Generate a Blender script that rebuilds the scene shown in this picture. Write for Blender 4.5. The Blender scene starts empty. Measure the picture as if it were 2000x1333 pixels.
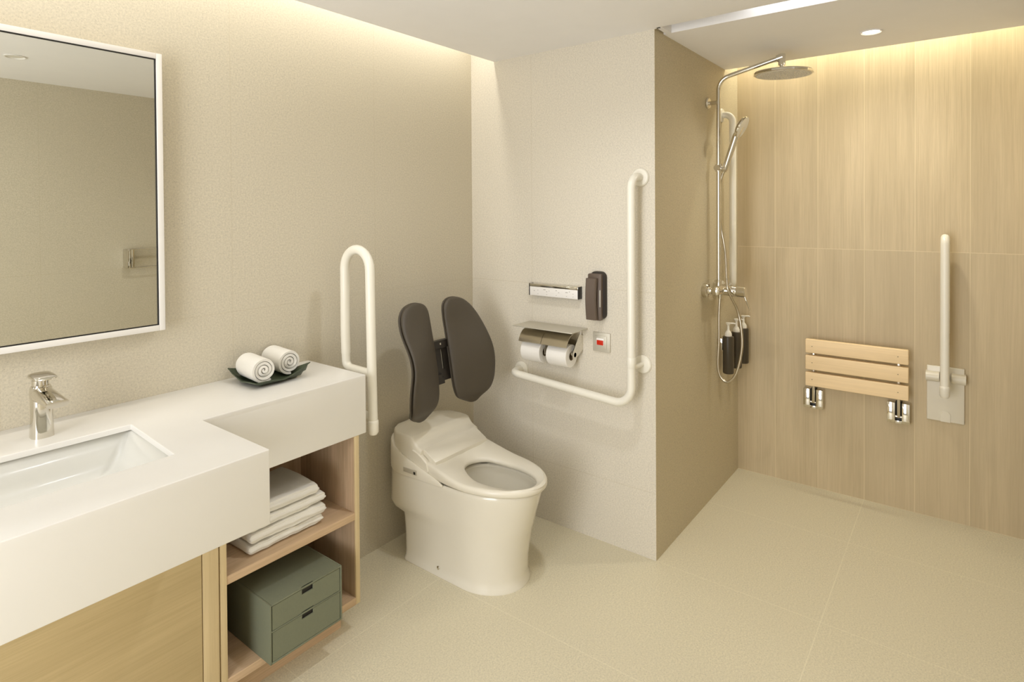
import bpy, bmesh, math, random
from mathutils import Vector, Matrix, noise
random.seed(7)
PI = math.pi
sc = bpy.context.scene
COL = sc.collection

# ---------------------------------------------------------------- camera
cam_d = bpy.data.cameras.new('camera'); cam = bpy.data.objects.new('camera', cam_d); COL.objects.link(cam)
yaw, pit, rol = math.radians(37.44366), math.radians(-0.68392), math.radians(-0.36917)
fw = Vector((math.cos(yaw)*math.cos(pit), math.sin(yaw)*math.cos(pit), math.sin(pit)))
rr = Vector((math.sin(yaw), -math.cos(yaw), 0)); uu = rr.cross(fw)
r2 = rr*math.cos(rol)+uu*math.sin(rol); u2 = -rr*math.sin(rol)+uu*math.cos(rol)
M = Matrix((r2, u2, -fw)).transposed().to_4x4()
M.translation = Vector((-2.20183, -1.93344, 1.39368))
cam.matrix_world = M
cam_d.sensor_width = 36; cam_d.lens = 20.8647; cam_d.shift_y = -0.11964; cam_d.clip_start = 0.02
sc.camera = cam

# ---------------------------------------------------------------- view, world
sc.view_settings.view_transform = 'Standard'; sc.view_settings.look = 'None'
sc.view_settings.gamma = 1; sc.view_settings.exposure = 0.06
sc.view_settings.use_curve_mapping = False
w = bpy.data.worlds.new('world'); sc.world = w; w.use_nodes = True
w.node_tree.nodes['Background'].inputs[0].default_value = (1.0, 0.97, 0.93, 1)
w.node_tree.nodes['Background'].inputs[1].default_value = 0.3

# ---------------------------------------------------------------- lights
def area(name, loc, direction, sx, sy, power, col, spread=180):
    l = bpy.data.lights.new(name, 'AREA'); l.shape = 'RECTANGLE'; l.size = sx; l.size_y = sy
    l.energy = power; l.color = col; l.spread = math.radians(spread)
    o = bpy.data.objects.new(name, l); COL.objects.link(o); o.location = loc
    o.rotation_euler = Vector(direction).to_track_quat('-Z', 'Y').to_euler()
    return o
def spot(name, loc, direction, power, col, ang, blend, rad):
    l = bpy.data.lights.new(name, 'SPOT'); l.energy = power; l.color = col
    l.spot_size = math.radians(ang); l.spot_blend = blend; l.shadow_soft_size = rad
    o = bpy.data.objects.new(name, l); COL.objects.link(o); o.location = loc
    o.rotation_euler = Vector(direction).to_track_quat('-Z', 'Y').to_euler()
    return o
WARM = (1.0, 0.95, 0.85); SOFT = (0.96, 0.985, 1.04); YEL = (1.0, 0.95, 0.76)
area('cove_light_vanity', (-1.48, -0.118, 2.27), (0, 0.25, -1), 2.9, 0.03, 7, WARM)
area('cove_light_shower', (0.985, -1.545, 2.30), (0.15, 0, -1), 1.17, 0.03, 5.2, YEL)
area('groove_fill_light', (0.03, -1.9, 2.165), (1, 0.0, -0.1), 1.2, 0.03, 0.5, SOFT)  # added to lighten the groove's far face; no lamp known there
area('rear_fill_light', (-3.30, -1.10, 1.15), (1, -0.08, 0.22), 1.0, 1.9, 43, SOFT)  # added soft fill from behind the viewer, set in an invented doorway
spot('downlight_vanity', (-1.43, -1.60, 2.095), (0, 0, -1), 4, SOFT, 150, 1.0, 0.04)
spot('entry_fill_spot', (-2.55, -1.15, 2.095), (0, 0, -1), 4, SOFT, 140, 0.9, 0.04)  # added fill from above
spot('downlight_shower', (0.578, -1.628, 2.095), (0, 0, -1), 18, WARM, 160, 0.9, 0.04)
spot('downlight_middle', (-0.75, -1.0, 2.095), (0, 0, -1), 24, SOFT, 150, 1.0, 0.04)

# ---------------------------------------------------------------- material helpers
def s2l(c):
    r = []
    for v in c:
        v /= 255.0
        r.append(v/12.92 if v <= 0.04045 else ((v+0.055)/1.055)**2.4)
    return (r[0], r[1], r[2], 1)
class NT:
    def __init__(s, name):
        s.m = bpy.data.materials.new(name); s.m.use_nodes = True
        s.t = s.m.node_tree; s.b = s.t.nodes['Principled BSDF']
        s.co = s.t.nodes.new('ShaderNodeTexCoord')
    def n(s, typ, **k):
        x = s.t.nodes.new(typ)
        for a, v in k.items(): setattr(x, a, v)
        return x
    def l(s, a, b): s.t.links.new(a, b)
    def math(s, op, a, b=0.0, clamp=False):
        x = s.n('ShaderNodeMath', operation=op); x.use_clamp = clamp
        for i, v in enumerate((a, b)):
            if hasattr(v, 'is_output'): s.l(v, x.inputs[i])
            else: x.inputs[i].default_value = v
        return x.outputs[0]
    def mix(s, f, a, b, typ='MIX'):
        x = s.n('ShaderNodeMix', data_type='RGBA', blend_type=typ)
        for i, v in ((0, f), (6, a), (7, b)):
            if hasattr(v, 'is_output'): s.l(v, x.inputs[i])
            else: x.inputs[i].default_value = v
        return x.outputs[2]
    def noise(s, scale, vec=None, detail=2, rough=0.5):
        x = s.n('ShaderNodeTexNoise'); x.inputs['Scale'].default_value = scale
        x.inputs['Detail'].default_value = detail; x.inputs['Roughness'].default_value = rough
        s.l(vec if vec is not None else s.co.outputs['Object'], x.inputs['Vector'])
        return x.outputs['Fac']
    def mapping(s, scale, loc=(0, 0, 0), vec=None):
        x = s.n('ShaderNodeMapping'); x.inputs['Scale'].default_value = scale; x.inputs['Location'].default_value = loc
        s.l(vec if vec is not None else s.co.outputs['Object'], x.inputs['Vector'])
        return x.outputs[0]
    def bump(s, h, strength, dist=0.002):
        x = s.n('ShaderNodeBump'); x.inputs['Strength'].default_value = strength; x.inputs['Distance'].default_value = dist
        s.l(h, x.inputs['Height']); s.l(x.outputs[0], s.b.inputs['Normal'])
    def line(s, axis_out, off, period, wd):
        # mask 1 on a joint of width wd, repeating every period
        a = s.math('SUBTRACT', axis_out, off); a = s.math('DIVIDE', a, period)
        a = s.math('ADD', a, 0.5); a = s.math('FRACT', a); a = s.math('SUBTRACT', a, 0.5)
        a = s.math('ABSOLUTE', a); a = s.math('MULTIPLY', a, period)
        a = s.math('DIVIDE', a, wd); a = s.math('SUBTRACT', 1.5, a)
        return s.math('MINIMUM', s.math('MAXIMUM', a, 0.0), 1.0)
    def xyz(s):
        x = s.n('ShaderNodeSeparateXYZ'); s.l(s.co.outputs['Object'], x.inputs[0]); return x.outputs
def plain(name, col, rough=0.5, metal=0.0, bump=None, coat=0.0, spec=None, emit=None, emit_s=0):
    t = NT(name); t.b.inputs['Base Color'].default_value = s2l(col)
    t.b.inputs['Roughness'].default_value = rough; t.b.inputs['Metallic'].default_value = metal
    if coat: t.b.inputs['Coat Weight'].default_value = coat; t.b.inputs['Coat Roughness'].default_value = 0.05
    if spec is not None: t.b.inputs['Specular IOR Level'].default_value = spec
    if emit: t.b.inputs['Emission Color'].default_value = s2l(emit); t.b.inputs['Emission Strength'].default_value = emit_s
    # faint procedural variation in the tone
    f = t.noise(9, detail=3)
    c = t.mix(t.math('MULTIPLY', f, 0.5), s2l(col), s2l([max(0, v*0.965) for v in col])); t.l(c, t.b.inputs['Base Color'])
    if bump: t.bump(t.noise(bump[0], detail=3), bump[1], bump[2])
    return t.m
def stone(name, col, lines, joint, rough=0.55, amt=0.65):
    t = NT(name)
    x, y, z = t.xyz(); ax = {'x': x, 'y': y, 'z': z}
    base = s2l(col); dk = s2l([v*0.88 for v in col]); lt = s2l([min(255, v*1.05) for v in col]); sp = s2l([v*0.72 for v in col])
    n1 = t.noise(170, detail=3, rough=0.7); n2 = t.noise(2.3, detail=3); n3 = t.noise(300, detail=1)
    r1 = t.n('ShaderNodeMapRange'); r1.inputs[1].default_value = 0.35; r1.inputs[2].default_value = 0.65; t.l(n1, r1.inputs[0])
    c = t.mix(t.math('MULTIPLY', r1.outputs[0], amt), lt, dk)
    r2_ = t.n('ShaderNodeMapRange'); r2_.inputs[1].default_value = 0.3; r2_.inputs[2].default_value = 0.75; t.l(n2, r2_.inputs[0])
    c = t.mix(t.math('MULTIPLY', r2_.outputs[0], 0.45), c, base)
    r3 = t.n('ShaderNodeMapRange'); r3.inputs[1].default_value = 0.62; r3.inputs[2].default_value = 0.72; t.l(n3, r3.inputs[0])
    c = t.mix(t.math('MULTIPLY', r3.outputs[0], 0.5), c, sp)
    m = None
    for a, off, per, wd in lines:
        q = t.line(ax[a], off, per, wd); m = q if m is None else t.math('MAXIMUM', m, q)
    if m is not None: c = t.mix(t.math('MULTIPLY', m, 0.32), c, s2l(joint))
    t.l(c, t.b.inputs['Base Color']); t.b.inputs['Roughness'].default_value = rough
    t.b.inputs['Specular IOR Level'].default_value = 0.35
    t.bump(n1, 0.12, 0.0008)
    return t.m
def wood(name, col, axis='z', scale=1.0, amt=0.6, rough=0.5, planks=None, dark=0.80, fine=1.0):
    """grain stretched along axis; planks = list of joints (axis, offset, period, width)"""
    t = NT(name); x, y, z = t.xyz(); ax = {'x': x, 'y': y, 'z': z}
    vec = t.co.outputs['Object']
    if planks:
        a, off, per, wd = planks[0]
        k = t.math('FLOOR', t.math('DIVIDE', t.math('SUBTRACT', ax[a], off), per))
        k2 = t.math('FLOOR', t.math('DIVIDE', z, 1.2))
        k = t.math('ADD', t.math('MULTIPLY', k, 3.17), t.math('MULTIPLY', k2, 7.3))
        cb = t.n('ShaderNodeCombineXYZ'); t.l(k, cb.inputs[0]); t.l(k, cb.inputs[2])
        wn = t.n('ShaderNodeTexWhiteNoise', noise_dimensions='1D'); t.l(k, wn.inputs['W']); plank = wn.outputs['Value']
        av = t.n('ShaderNodeVectorMath', operation='ADD'); t.l(vec, av.inputs[0]); t.l(cb.outputs[0], av.inputs[1]); vec = av.outputs[0]
    def st(lo, hi):
        v = [hi]*3; v['xyz'.index(axis)] = lo; return tuple(q*scale for q in v)
    dn = t.noise(1.2, t.mapping(st(1.0, 3.0), vec=vec), 3)
    n1 = t.noise(1, t.mapping(st(1.1, 14), vec=vec), 4, 0.6)
    n2 = t.noise(1, t.mapping(st(3.0, 150*fine), vec=vec), 3, 0.7)
    n3 = t.noise(1, t.mapping(st(9.0, 420*fine), vec=vec), 2, 0.7)
    def mr(v, a, b):
        r = t.n('ShaderNodeMapRange'); r.inputs[1].default_value = a; r.inputs[2].default_value = b; t.l(v, r.inputs[0]); return r.outputs[0]
    lt = s2l([min(255, v*1.05) for v in col]); dk = s2l([col[0]*dark*1.02, col[1]*dark, col[2]*dark*0.94])
    c = t.mix(t.math('MULTIPLY', mr(n1, 0.38, 0.72), amt), lt, dk)
    c = t.mix(t.math('MULTIPLY', mr(n2, 0.42, 0.72), amt*0.75), c, dk)
    c = t.mix(t.math('MULTIPLY', mr(n3, 0.5, 0.75), amt*0.5), c, dk)
    c = t.mix(t.math('MULTIPLY', mr(dn, 0.55, 0.8), 0.25), c, s2l([v*0.9 for v in col]))
    if planks:
        c = t.mix(t.math('MULTIPLY', plank, 0.5), c, s2l([v*0.93 for v in col]))
        m = None
        for a, off, per, wd in planks:
            q = t.line(ax[a], off, per, wd); m = q if m is None else t.math('MAXIMUM', m, q)
        c = t.mix(t.math('MULTIPLY', m, 0.5), c, s2l((232, 216, 180)))
    t.l(c, t.b.inputs['Base Color']); t.b.inputs['Roughness'].default_value = rough
    t.b.inputs['Specular IOR Level'].default_value = 0.3
    t.bump(n2, 0.08, 0.0006)
    return t.m

M_WL = stone('stone_wall_left', (206, 197, 176), [('z', 0.267, 9, 0.0016), ('z', 1.067, 9, 0.0016), ('x', -1.205, 0.6, 0.0016)], (192, 180, 154))
M_WB = stone('stone_wall_back', (216, 208, 191), [('z', 0.267, 9, 0.0016), ('z', 1.067, 9, 0.0016), ('y', -0.361, 0.6, 0.0016)], (192, 180, 154))
M_WR = stone('stone_wall_return', (200, 188, 160), [('z', 0.267, 9, 0.0016), ('z', 1.067, 9, 0.0016), ('x', 0.0, 0.6, 0.0016)], (212, 198, 162))
M_FL = stone('stone_floor', (216, 207, 180), [('x', 0.002, 0.6, 0.0016), ('y', -0.345, 1.2, 0.0016)], (244, 236, 208), rough=0.5)
M_WW = wood('wood_tile', (206, 188, 154), 'z', 1.0, 0.45, 0.45, [('y', -1.147, 0.2, 0.0017), ('z', 1.2, 1.2, 0.0017)], 0.80)
M_CEIL = plain('ceiling_paint', (246, 244, 242), 0.85)
M_OAK = wood('oak_front', (196, 176, 134), 'x', 1.0, 0.4, 0.5, None, 0.84)
M_OAKV = wood('oak_upright', (208, 188, 148), 'z', 1.0, 0.4, 0.5, None, 0.86)
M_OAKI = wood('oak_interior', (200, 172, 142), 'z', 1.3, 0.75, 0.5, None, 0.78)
M_OAKS = wood('oak_shelf', (206, 178, 146), 'x', 1.3, 0.6, 0.5, None, 0.82)
M_PINE = wood('pine_slat', (242, 216, 174), 'y', 0.8, 0.35, 0.5, None, 0.88)
M_DGAP = plain('dark_gap', (70, 52, 36), 0.8)
M_SOLID = plain('solid_surface', (234, 231, 224), 0.32)
M_BASIN = plain('basin_white', (222, 220, 211), 0.18, coat=0.3)
M_CER = plain('ceramic', (232, 226, 210), 0.16, coat=0.5)
M_PLW = plain('plastic_white', (228, 221, 203), 0.3)
M_BARW = plain('bar_white', (238, 233, 218), 0.28)
M_CHR = plain('chrome', (222, 218, 208), 0.07, 1.0)
M_STEEL = plain('brushed_steel', (196, 188, 170), 0.28, 1.0)
M_SIL = plain('satin_silver', (206, 200, 184), 0.45, 0.35)
M_DCHR = plain('dark_slot', (24, 22, 20), 0.5)
M_BLK = plain('black_plastic', (38, 33, 28), 0.42)
M_PAD = plain('dark_brown_vinyl', (73, 65, 53), 0.5, bump=(300, 0.1, 0.0005))
M_PADB = plain('pad_shell', (74, 66, 54), 0.55)
M_PHONE = plain('phone_plastic', (98, 84, 72), 0.45)
M_PHONED = plain('phone_dark', (46, 40, 34), 0.5)
M_PAPER = plain('toilet_paper', (240, 236, 228), 0.9, bump=(160, 0.2, 0.001))
M_CARD = plain('paper_core', (150, 132, 104), 0.9)
M_TRAY = plain('green_tray', (66, 76, 56), 0.35)
M_GREEN = None
def green():
    t = NT('green_fabric'); x, y, z = t.xyz()
    n = t.noise(1, t.mapping((900, 900, 120)), 2); n2 = t.noise(1, t.mapping((120, 120, 900)), 2)
    c = t.mix(t.math('MULTIPLY', n, 0.6), s2l((122, 126, 104)), s2l((100, 104, 84)))
    c = t.mix(t.math('MULTIPLY', n2, 0.4), c, s2l((130, 133, 110)))
    t.l(c, t.b.inputs['Base Color']); t.b.inputs['Roughness'].default_value = 0.8
    t.bump(n, 0.2, 0.0006); return t.m
M_GREEN = green()
def terry():
    t = NT('terry_cloth'); n = t.noise(520, detail=3, rough=0.7); n2 = t.noise(60, detail=2)
    c = t.mix(n, s2l((246, 243, 234)), s2l((232, 226, 212))); t.l(c, t.b.inputs['Base Color'])
    t.b.inputs['Roughness'].default_value = 0.95; t.b.inputs['Sheen Weight'].default_value = 0.25
    h = t.math('ADD', n, t.math('MULTIPLY', n2, 0.5)); t.bump(h, 0.6, 0.003); return t.m
M_TERRY = terry()
M_MIR = plain('mirror_glass', (226, 226, 218), 0.0, 1.0)
M_RED = plain('red_window', (178, 40, 18), 0.25, emit=(190, 30, 10), emit_s=0.25)
M_LAMP = plain('lamp_glow', (255, 248, 230), 0.5, emit=(255, 246, 225), emit_s=6)
M_LAMPOFF = plain('lamp_lens', (226, 222, 210), 0.3)
M_BOT = plain('bottle_dark', (70, 62, 48), 0.35)
M_PUMP = plain('pump_white', (240, 236, 224), 0.35)
M_LBL = plain('label_print', (165, 155, 132), 0.6)
M_GREY = plain('mark_grey', (150, 144, 136), 0.6)
M_WFACE = plain('panel_white', (240, 236, 230), 0.35)
M_WATER = plain('bowl_water', (190, 186, 168), 0.05)
M_RUB = plain('nozzle_face', (214, 210, 198), 0.3, 0.25)

# ---------------------------------------------------------------- object helpers
def link(name, me, m, parent=None):
    o = bpy.data.objects.new(name, me); COL.objects.link(o)
    if m: me.materials.append(m)
    if parent is not None: o.parent = parent
    return o
def tag(o, label=None, cat=None, group=None, kind=None):
    if label: o['label'] = label
    if cat: o['category'] = cat
    if group: o['group'] = group
    if kind: o['kind'] = kind
    return o
def thing(name, label, cat, loc=(0, 0, 0), group=None):
    o = bpy.data.objects.new(name, None); COL.objects.link(o); o.location = loc
    o.empty_display_size = 0.05
    return tag(o, label, cat, group)
OFF = Vector((0, 0, 0))      # origin of the thing being built (world coords are given, stored relative to it)
def finish(name, bm, m, parent=None, smooth=False, angle=35):
    bmesh.ops.recalc_face_normals(bm, faces=bm.faces)
    if parent is not None:
        o_ = parent; off = Vector((0, 0, 0))
        while o_ is not None: off += Vector(o_.location); o_ = o_.parent
        for v in bm.verts: v.co -= off
    me = bpy.data.meshes.new(name); bm.to_mesh(me); bm.free()
    if smooth:
        for p in me.polygons: p.use_smooth = True
        if angle < 180:
            try: me.set_sharp_from_angle(angle=math.radians(angle))
            except Exception: pass
    return link(name, me, m, parent)
def add_box(bm, x0, x1, y0, y1, z0, z1, bev=0.0, seg=2):
    r = bmesh.ops.create_cube(bm, size=1)
    vs = r['verts']
    for v in vs:
        v.co = Vector(((x0+x1)/2+v.co.x*abs(x1-x0), (y0+y1)/2+v.co.y*abs(y1-y0), (z0+z1)/2+v.co.z*abs(z1-z0)))
    if bev > 0:
        es = list({e for v in vs for e in v.link_edges})
        bmesh.ops.bevel(bm, geom=es, offset=bev, segments=seg, affect='EDGES', profile=0.5)
    return vs
def box(name, x0, x1, y0, y1, z0, z1, m, parent=None, bev=0.0015, seg=2):
    bm = bmesh.new(); add_box(bm, x0, x1, y0, y1, z0, z1, bev, seg)
    return finish(name, bm, m, parent, bev > 0)
def struct(name, bm, m): return tag(finish(name, bm, m), kind='structure')
def fillet(pts, r, n=8):
    pts = [Vector(p) for p in pts]; out = [pts[0]]
    rs = r if isinstance(r, (list, tuple)) else [r]*(len(pts)-2)
    for i in range(1, len(pts)-1):
        a, b, c = pts[i-1], pts[i], pts[i+1]; R = rs[i-1]
        u = (a-b).normalized(); v = (c-b).normalized(); ang = u.angle(v)
        if ang > PI-1e-3 or R <= 0: out.append(b); continue
        d = min(R/math.tan(ang/2), (a-b).length*0.49 if i > 1 else (a-b).length*0.98, (c-b).length*0.98 if i == len(pts)-2 else (c-b).length*0.5)
        R2 = d*math.tan(ang/2); ctr = b+(u+v).normalized()*(R2/math.sin(ang/2))
        p0 = b+u*d; p1 = b+v*d; e0 = (p0-ctr); e1 = (p1-ctr); tot = e0.angle(e1); axn = e0.cross(e1).normalized()
        for k in range(n+1):
            out.append(ctr+Matrix.Rotation(tot*k/n, 3, axn) @ e0)
    out.append(pts[-1]); return out
def add_tube(bm, pts, r, seg=16, cap=True, closed=False, round_end=False):
    pts = [Vector(p) for p in pts]; n = len(pts); rings = []
    rad = r if isinstance(r, (list, tuple)) else [r]*n
    tan = []
    for i in range(n):
        if closed: d = pts[(i+1) % n]-pts[i-1]
        elif i == 0: d = pts[1]-pts[0]
        elif i == n-1: d = pts[-1]-pts[-2]
        else: d = (pts[i+1]-pts[i]).normalized()+(pts[i]-pts[i-1]).normalized()
        tan.append(d.normalized())
    a = Vector((0, 0, 1)) if abs(tan[0].z) < 0.9 else Vector((1, 0, 0))
    u = (a-tan[0]*a.dot(tan[0])).normalized()
    for i in range(n):
        u = (u-tan[i]*u.dot(tan[i])).normalized(); v = tan[i].cross(u)
        rings.append([bm.verts.new(pts[i]+(u*math.cos(2*PI*k/seg)+v*math.sin(2*PI*k/seg))*rad[i]) for k in range(seg)])
    m = n if closed else n-1
    for i in range(m):
        A, B = rings[i], rings[(i+1) % n]
        for k in range(seg): bm.faces.new((A[k], A[(k+1) % seg], B[(k+1) % seg], B[k]))
    if cap and not closed:
        bm.faces.new(rings[0][::-1]); bm.faces.new(rings[-1])
def tube(name, pts, r, m, parent=None, seg=16, **k):
    bm = bmesh.new(); add_tube(bm, pts, r, seg, **k); return finish(name, bm, m, parent, True, 50)
def add_lathe(bm, prof, origin=(0, 0, 0), axis=(0, 0, 1), seg=32, cap=True):
    """prof: list of (radius, height along axis)"""
    axis = Vector(axis).normalized(); o = Vector(origin)
    a = Vector((1, 0, 0)) if abs(axis.x) < 0.9 else Vector((0, 1, 0))
    u = (a-axis*a.dot(axis)).normalized(); v = axis.cross(u); rings = []
    for r, h in prof:
        if r < 1e-6: rings.append([bm.verts.new(o+axis*h)])
        else: rings.append([bm.verts.new(o+axis*h+(u*math.cos(2*PI*k/seg)+v*math.sin(2*PI*k/seg))*r) for k in range(seg)])
    for A, B in zip(rings, rings[1:]):
        for k in range(seg):
            k2 = (k+1) % seg
            if len(A) == 1 and len(B) > 1: bm.faces.new((A[0], B[k], B[k2]))
            elif len(B) == 1 and len(A) > 1: bm.faces.new((A[k], A[k2], B[0]))
            elif len(A) > 1: bm.faces.new((A[k], A[k2], B[k2], B[k]))
    if cap:
        if len(rings[0]) > 1: bm.faces.new(rings[0][::-1])
        if len(rings[-1]) > 1: bm.faces.new(rings[-1])
def lathe(name, prof, origin, axis, m, parent=None, seg=32, cap=True, angle=35):
    bm = bmesh.new(); add_lathe(bm, prof, origin, axis, seg, cap); return finish(name, bm, m, parent, True, angle)
def add_loft(bm, rings, cap0=True, cap1=True):
    R = [[bm.verts.new(p) for p in r] for r in rings]; n = len(R[0])
    for A, B in zip(R, R[1:]):
        for k in range(n): bm.faces.new((A[k], A[(k+1) % n], B[(k+1) % n], B[k]))
    if cap0: bm.faces.new(R[0][::-1])
    if cap1: bm.faces.new(R[-1])
    return R
def prism(name, poly, axis, lo, hi, m, parent=None, bev=0.0, seg=2, smooth=None):
    """poly of 2D points in the other two axes (cyclic order x,y,z without axis)"""
    ax = 'xyz'.index(axis); oth = [i for i in range(3) if i != ax]
    bm = bmesh.new(); rs = []
    for h in (lo, hi):
        rs.append([bm.verts.new([{ax: h, oth[0]: p[0], oth[1]: p[1]}[i] for i in range(3)]) for p in poly])
    n = len(poly)
    for k in range(n): bm.faces.new((rs[0][k], rs[0][(k+1) % n], rs[1][(k+1) % n], rs[1][k]))
    bm.faces.new(rs[0][::-1]); bm.faces.new(rs[1])
    if bev > 0: bmesh.ops.bevel(bm, geom=list(bm.edges), offset=bev, segments=seg, affect='EDGES', profile=0.5)
    return finish(name, bm, m, parent, bev > 0 if smooth is None else smooth)
def copy_tree(o, parent=None):
    c = o.copy(); COL.objects.link(c); c.parent = parent
    for ch in list(o.children): copy_tree(ch, c)
    return c

# ================================================================ THE ROOM
H = 2.107; D = 0.958; E = 1.065; YN = -2.14; XB = -3.35; HT = 2.45
def sbox(name, x0, x1, y0, y1, z0, z1, m):
    bm = bmesh.new(); add_box(bm, x0, x1, y0, y1, z0, z1); return struct(name, bm, m)
sbox('floor', XB-0.1, E+0.1, YN-0.1, 0.1, -0.08, 0.0, M_FL)
sbox('wall_left', XB-0.1, 0.0, 0.0, 0.1, 0.0, HT, M_WL)
# block behind toilet wall and shower return
sbox('wall_back', 0.0, 0.10, -D, 0.1, 0.0, HT, M_WB)
bm = bmesh.new(); add_box(bm, 0.10, E+0.1, -D, -D+0.1, 0.0, HT)
# return face incl. the pillar end
struct('wall_return', bm, M_WR)
bm = bmesh.new()
v = [bm.verts.new(p) for p in ((0.0002, -D-0.0006, 0), (0.1002, -D-0.0006, 0), (0.1002, -D-0.0006, HT), (0.0002, -D-0.0006, HT),
                               (0.0002, -D, 0), (0.1002, -D, 0), (0.1002, -D, HT), (0.0002, -D, HT))]
for f in ((0, 1, 2, 3), (4, 5, 6, 7), (0, 1, 5, 4), (1, 2, 6, 5), (2, 3, 7, 6), (3, 0, 4, 7)): bm.faces.new([v[i] for i in f])
struct('trim_1', bm, M_WR)
sbox('wall_shower', E, E+0.1, YN-0.1, -D+0.1, 0.0, HT, M_WW)
sbox('wall_opposite', XB-0.1, E, YN-0.1, YN, 0.0, HT, M_WL)
# unseen wall behind the viewer; doorway opening added to bring in fill light
bm = bmesh.new()
add_box(bm, XB-0.1, XB, -0.55, 0.0, 0, HT); add_box(bm, XB-0.1, XB, YN, -1.65, 0, HT); add_box(bm, XB-0.1, XB, -1.65, -0.55, 2.07, HT)
struct('wall_rear', bm, M_WB)
# ceiling: dropped panel with the shower groove, open light coves along the vanity wall and the shower wall
bm = bmesh.new()
add_box(bm, XB, -0.012, YN, -0.145, H, H+0.018)
add_box(bm, -0.012, 0.0, -0.985, -0.145, H, H+0.018)
add_box(bm, -0.012, 0.088, -0.992, -0.97, H, H+0.018)
add_box(bm, 0.088, 0.862, YN, -D, H, H+0.018)
struct('ceiling', bm, M_CEIL)
bm = bmesh.new()   # groove: sides and top
add_box(bm, 0.088, 0.10, YN, -0.992, H+0.018, H+0.075); add_box(bm, -0.024, -0.012, YN, -0.992, H+0.018, H+0.075)
add_box(bm, -0.024, 0.10, YN, -0.98, H+0.075, H+0.085); add_box(bm, -0.012, 0.088, -0.992, -0.98, H+0.018, H+0.075)
struct('trim_2', bm, M_CEIL)
sbox('trim_3', XB-0.1, E+0.1, YN-0.1, 0.1, HT, HT+0.06, M_CEIL)

# ================================================================ CEILING LIGHTS
def downlight(x, y, label, on):
    t = thing('ceiling_downlight', label, 'ceiling light', (x, y, H), 'recessed ceiling downlights')
    lathe('trim_ring', [(0.040, 0.0), (0.042, -0.003), (0.036, -0.004), (0.030, 0.004), (0.030, 0.016), (0.038, 0.016)], (x, y, H), (0, 0, 1), M_WFACE if not on else M_CEIL, t, 32, False)
    lathe('lens', [(0.0, -0.0005), (0.030, -0.0005), (0.030, 0.010), (0.0, 0.010)], (x, y, H), (0, 0, 1), M_LAMP if on else M_LAMPOFF, t, 32, False)
    return t
downlight(0.578, -1.628, 'small round recessed downlight glowing in the ceiling above the shower', True)
downlight(-1.43, -1.56, 'round recessed ceiling downlight seen only reflected in the mirror', False)
for nm, a, b, lab in (('led_strip', (-2.95, -0.152, H+0.018), (-0.01, -0.146, H+0.024), 'thin light strip lying in the ceiling cove along the mirror wall'),
                      ('led_strip', (0.852, YN+0.02, H+0.018), (0.858, -D-0.01, H+0.024), 'thin light strip lying in the ceiling cove along the wood-look shower wall')):
    tag(box(nm, a[0], b[0], a[1], b[1], a[2], b[2], M_LAMPOFF, None, 0), lab, 'light strip')

# ================================================================ MIRROR
t = thing('wall_mirror', 'large rectangular wall mirror in a slim white frame above the basin', 'mirror', (-1.9, 0, 1.05))
x1, x0, z0, z1, yf = -1.434, -2.35, 1.050, 1.864, -0.050
bm = bmesh.new(); fw_ = 0.016
add_box(bm, x1-fw_, x1, yf, 0, z0, z1, 0.001); add_box(bm, x0, x0+fw_, yf, 0, z0, z1, 0.001)
add_box(bm, x0+fw_, x1-fw_, yf, 0, z1-fw_, z1, 0.001); add_box(bm, x0+fw_, x1-fw_, yf, 0, z0, z0+fw_, 0.001)
finish('frame', bm, M_WFACE, t, True)
bm = bmesh.new(); g = 0.003; xa, xb, za, zb = x0+fw_, x1-fw_, z0+fw_, z1-fw_
for b_ in ((xa, xa+g, za, zb), (xb-g, xb, za, zb), (xa+g, xb-g, za, za+g), (xa+g, xb-g, zb-g, zb)):
    add_box(bm, b_[0], b_[1], yf+0.003, -0.02, b_[2], b_[3])
tag(finish('edge_strip', bm, M_DCHR, t), 'thin dark inner edge')
box('glass', xa+g, xb-g, yf+0.006, -0.02, za+g, zb-g, M_MIR, t, 0)

# towel bar on the opposite wall (seen in the mirror)
t = thing('towel_bar', 'chrome rectangular towel bar seen reflected in the mirror', 'towel bar', (-0.6, YN, 1.12))
bm = bmesh.new(); xa, xb, za, zb = -0.80, -0.38, 1.075, 1.185; yb = YN+0.065
loop = fillet([(xa, yb, (za+zb)/2), (xa, yb, za), (xb, yb, za), (xb, yb, zb), (xa, yb, zb), (xa, yb, (za+zb)/2)], 0.012, 5)[:-1]
add_tube(bm, loop, 0.0055, 10, closed=True); finish('ring', bm, M_CHR, t, True)
for xx in (xa+0.01, xb-0.01):
    box('bracket', xx-0.018, xx+0.018, YN, yb+0.004, (za+zb)/2-0.055, (za+zb)/2+0.055, M_CHR, t, 0.002)

# ================================================================ VANITY
ZC = 0.848; YV = -0.657; YS = -0.330; XV = -1.461; XR = -0.923; XL = -2.75
t = thing('vanity_counter', 'long white stepped counter with deep apron and sunken basin along the mirror wall', 'counter', (-1.6, 0, 0.65))
bm = bmesh.new()
bx0, bx1, by0, by1 = -2.22, -1.594, -0.505, -0.205   # basin opening
th = 0.012
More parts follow.
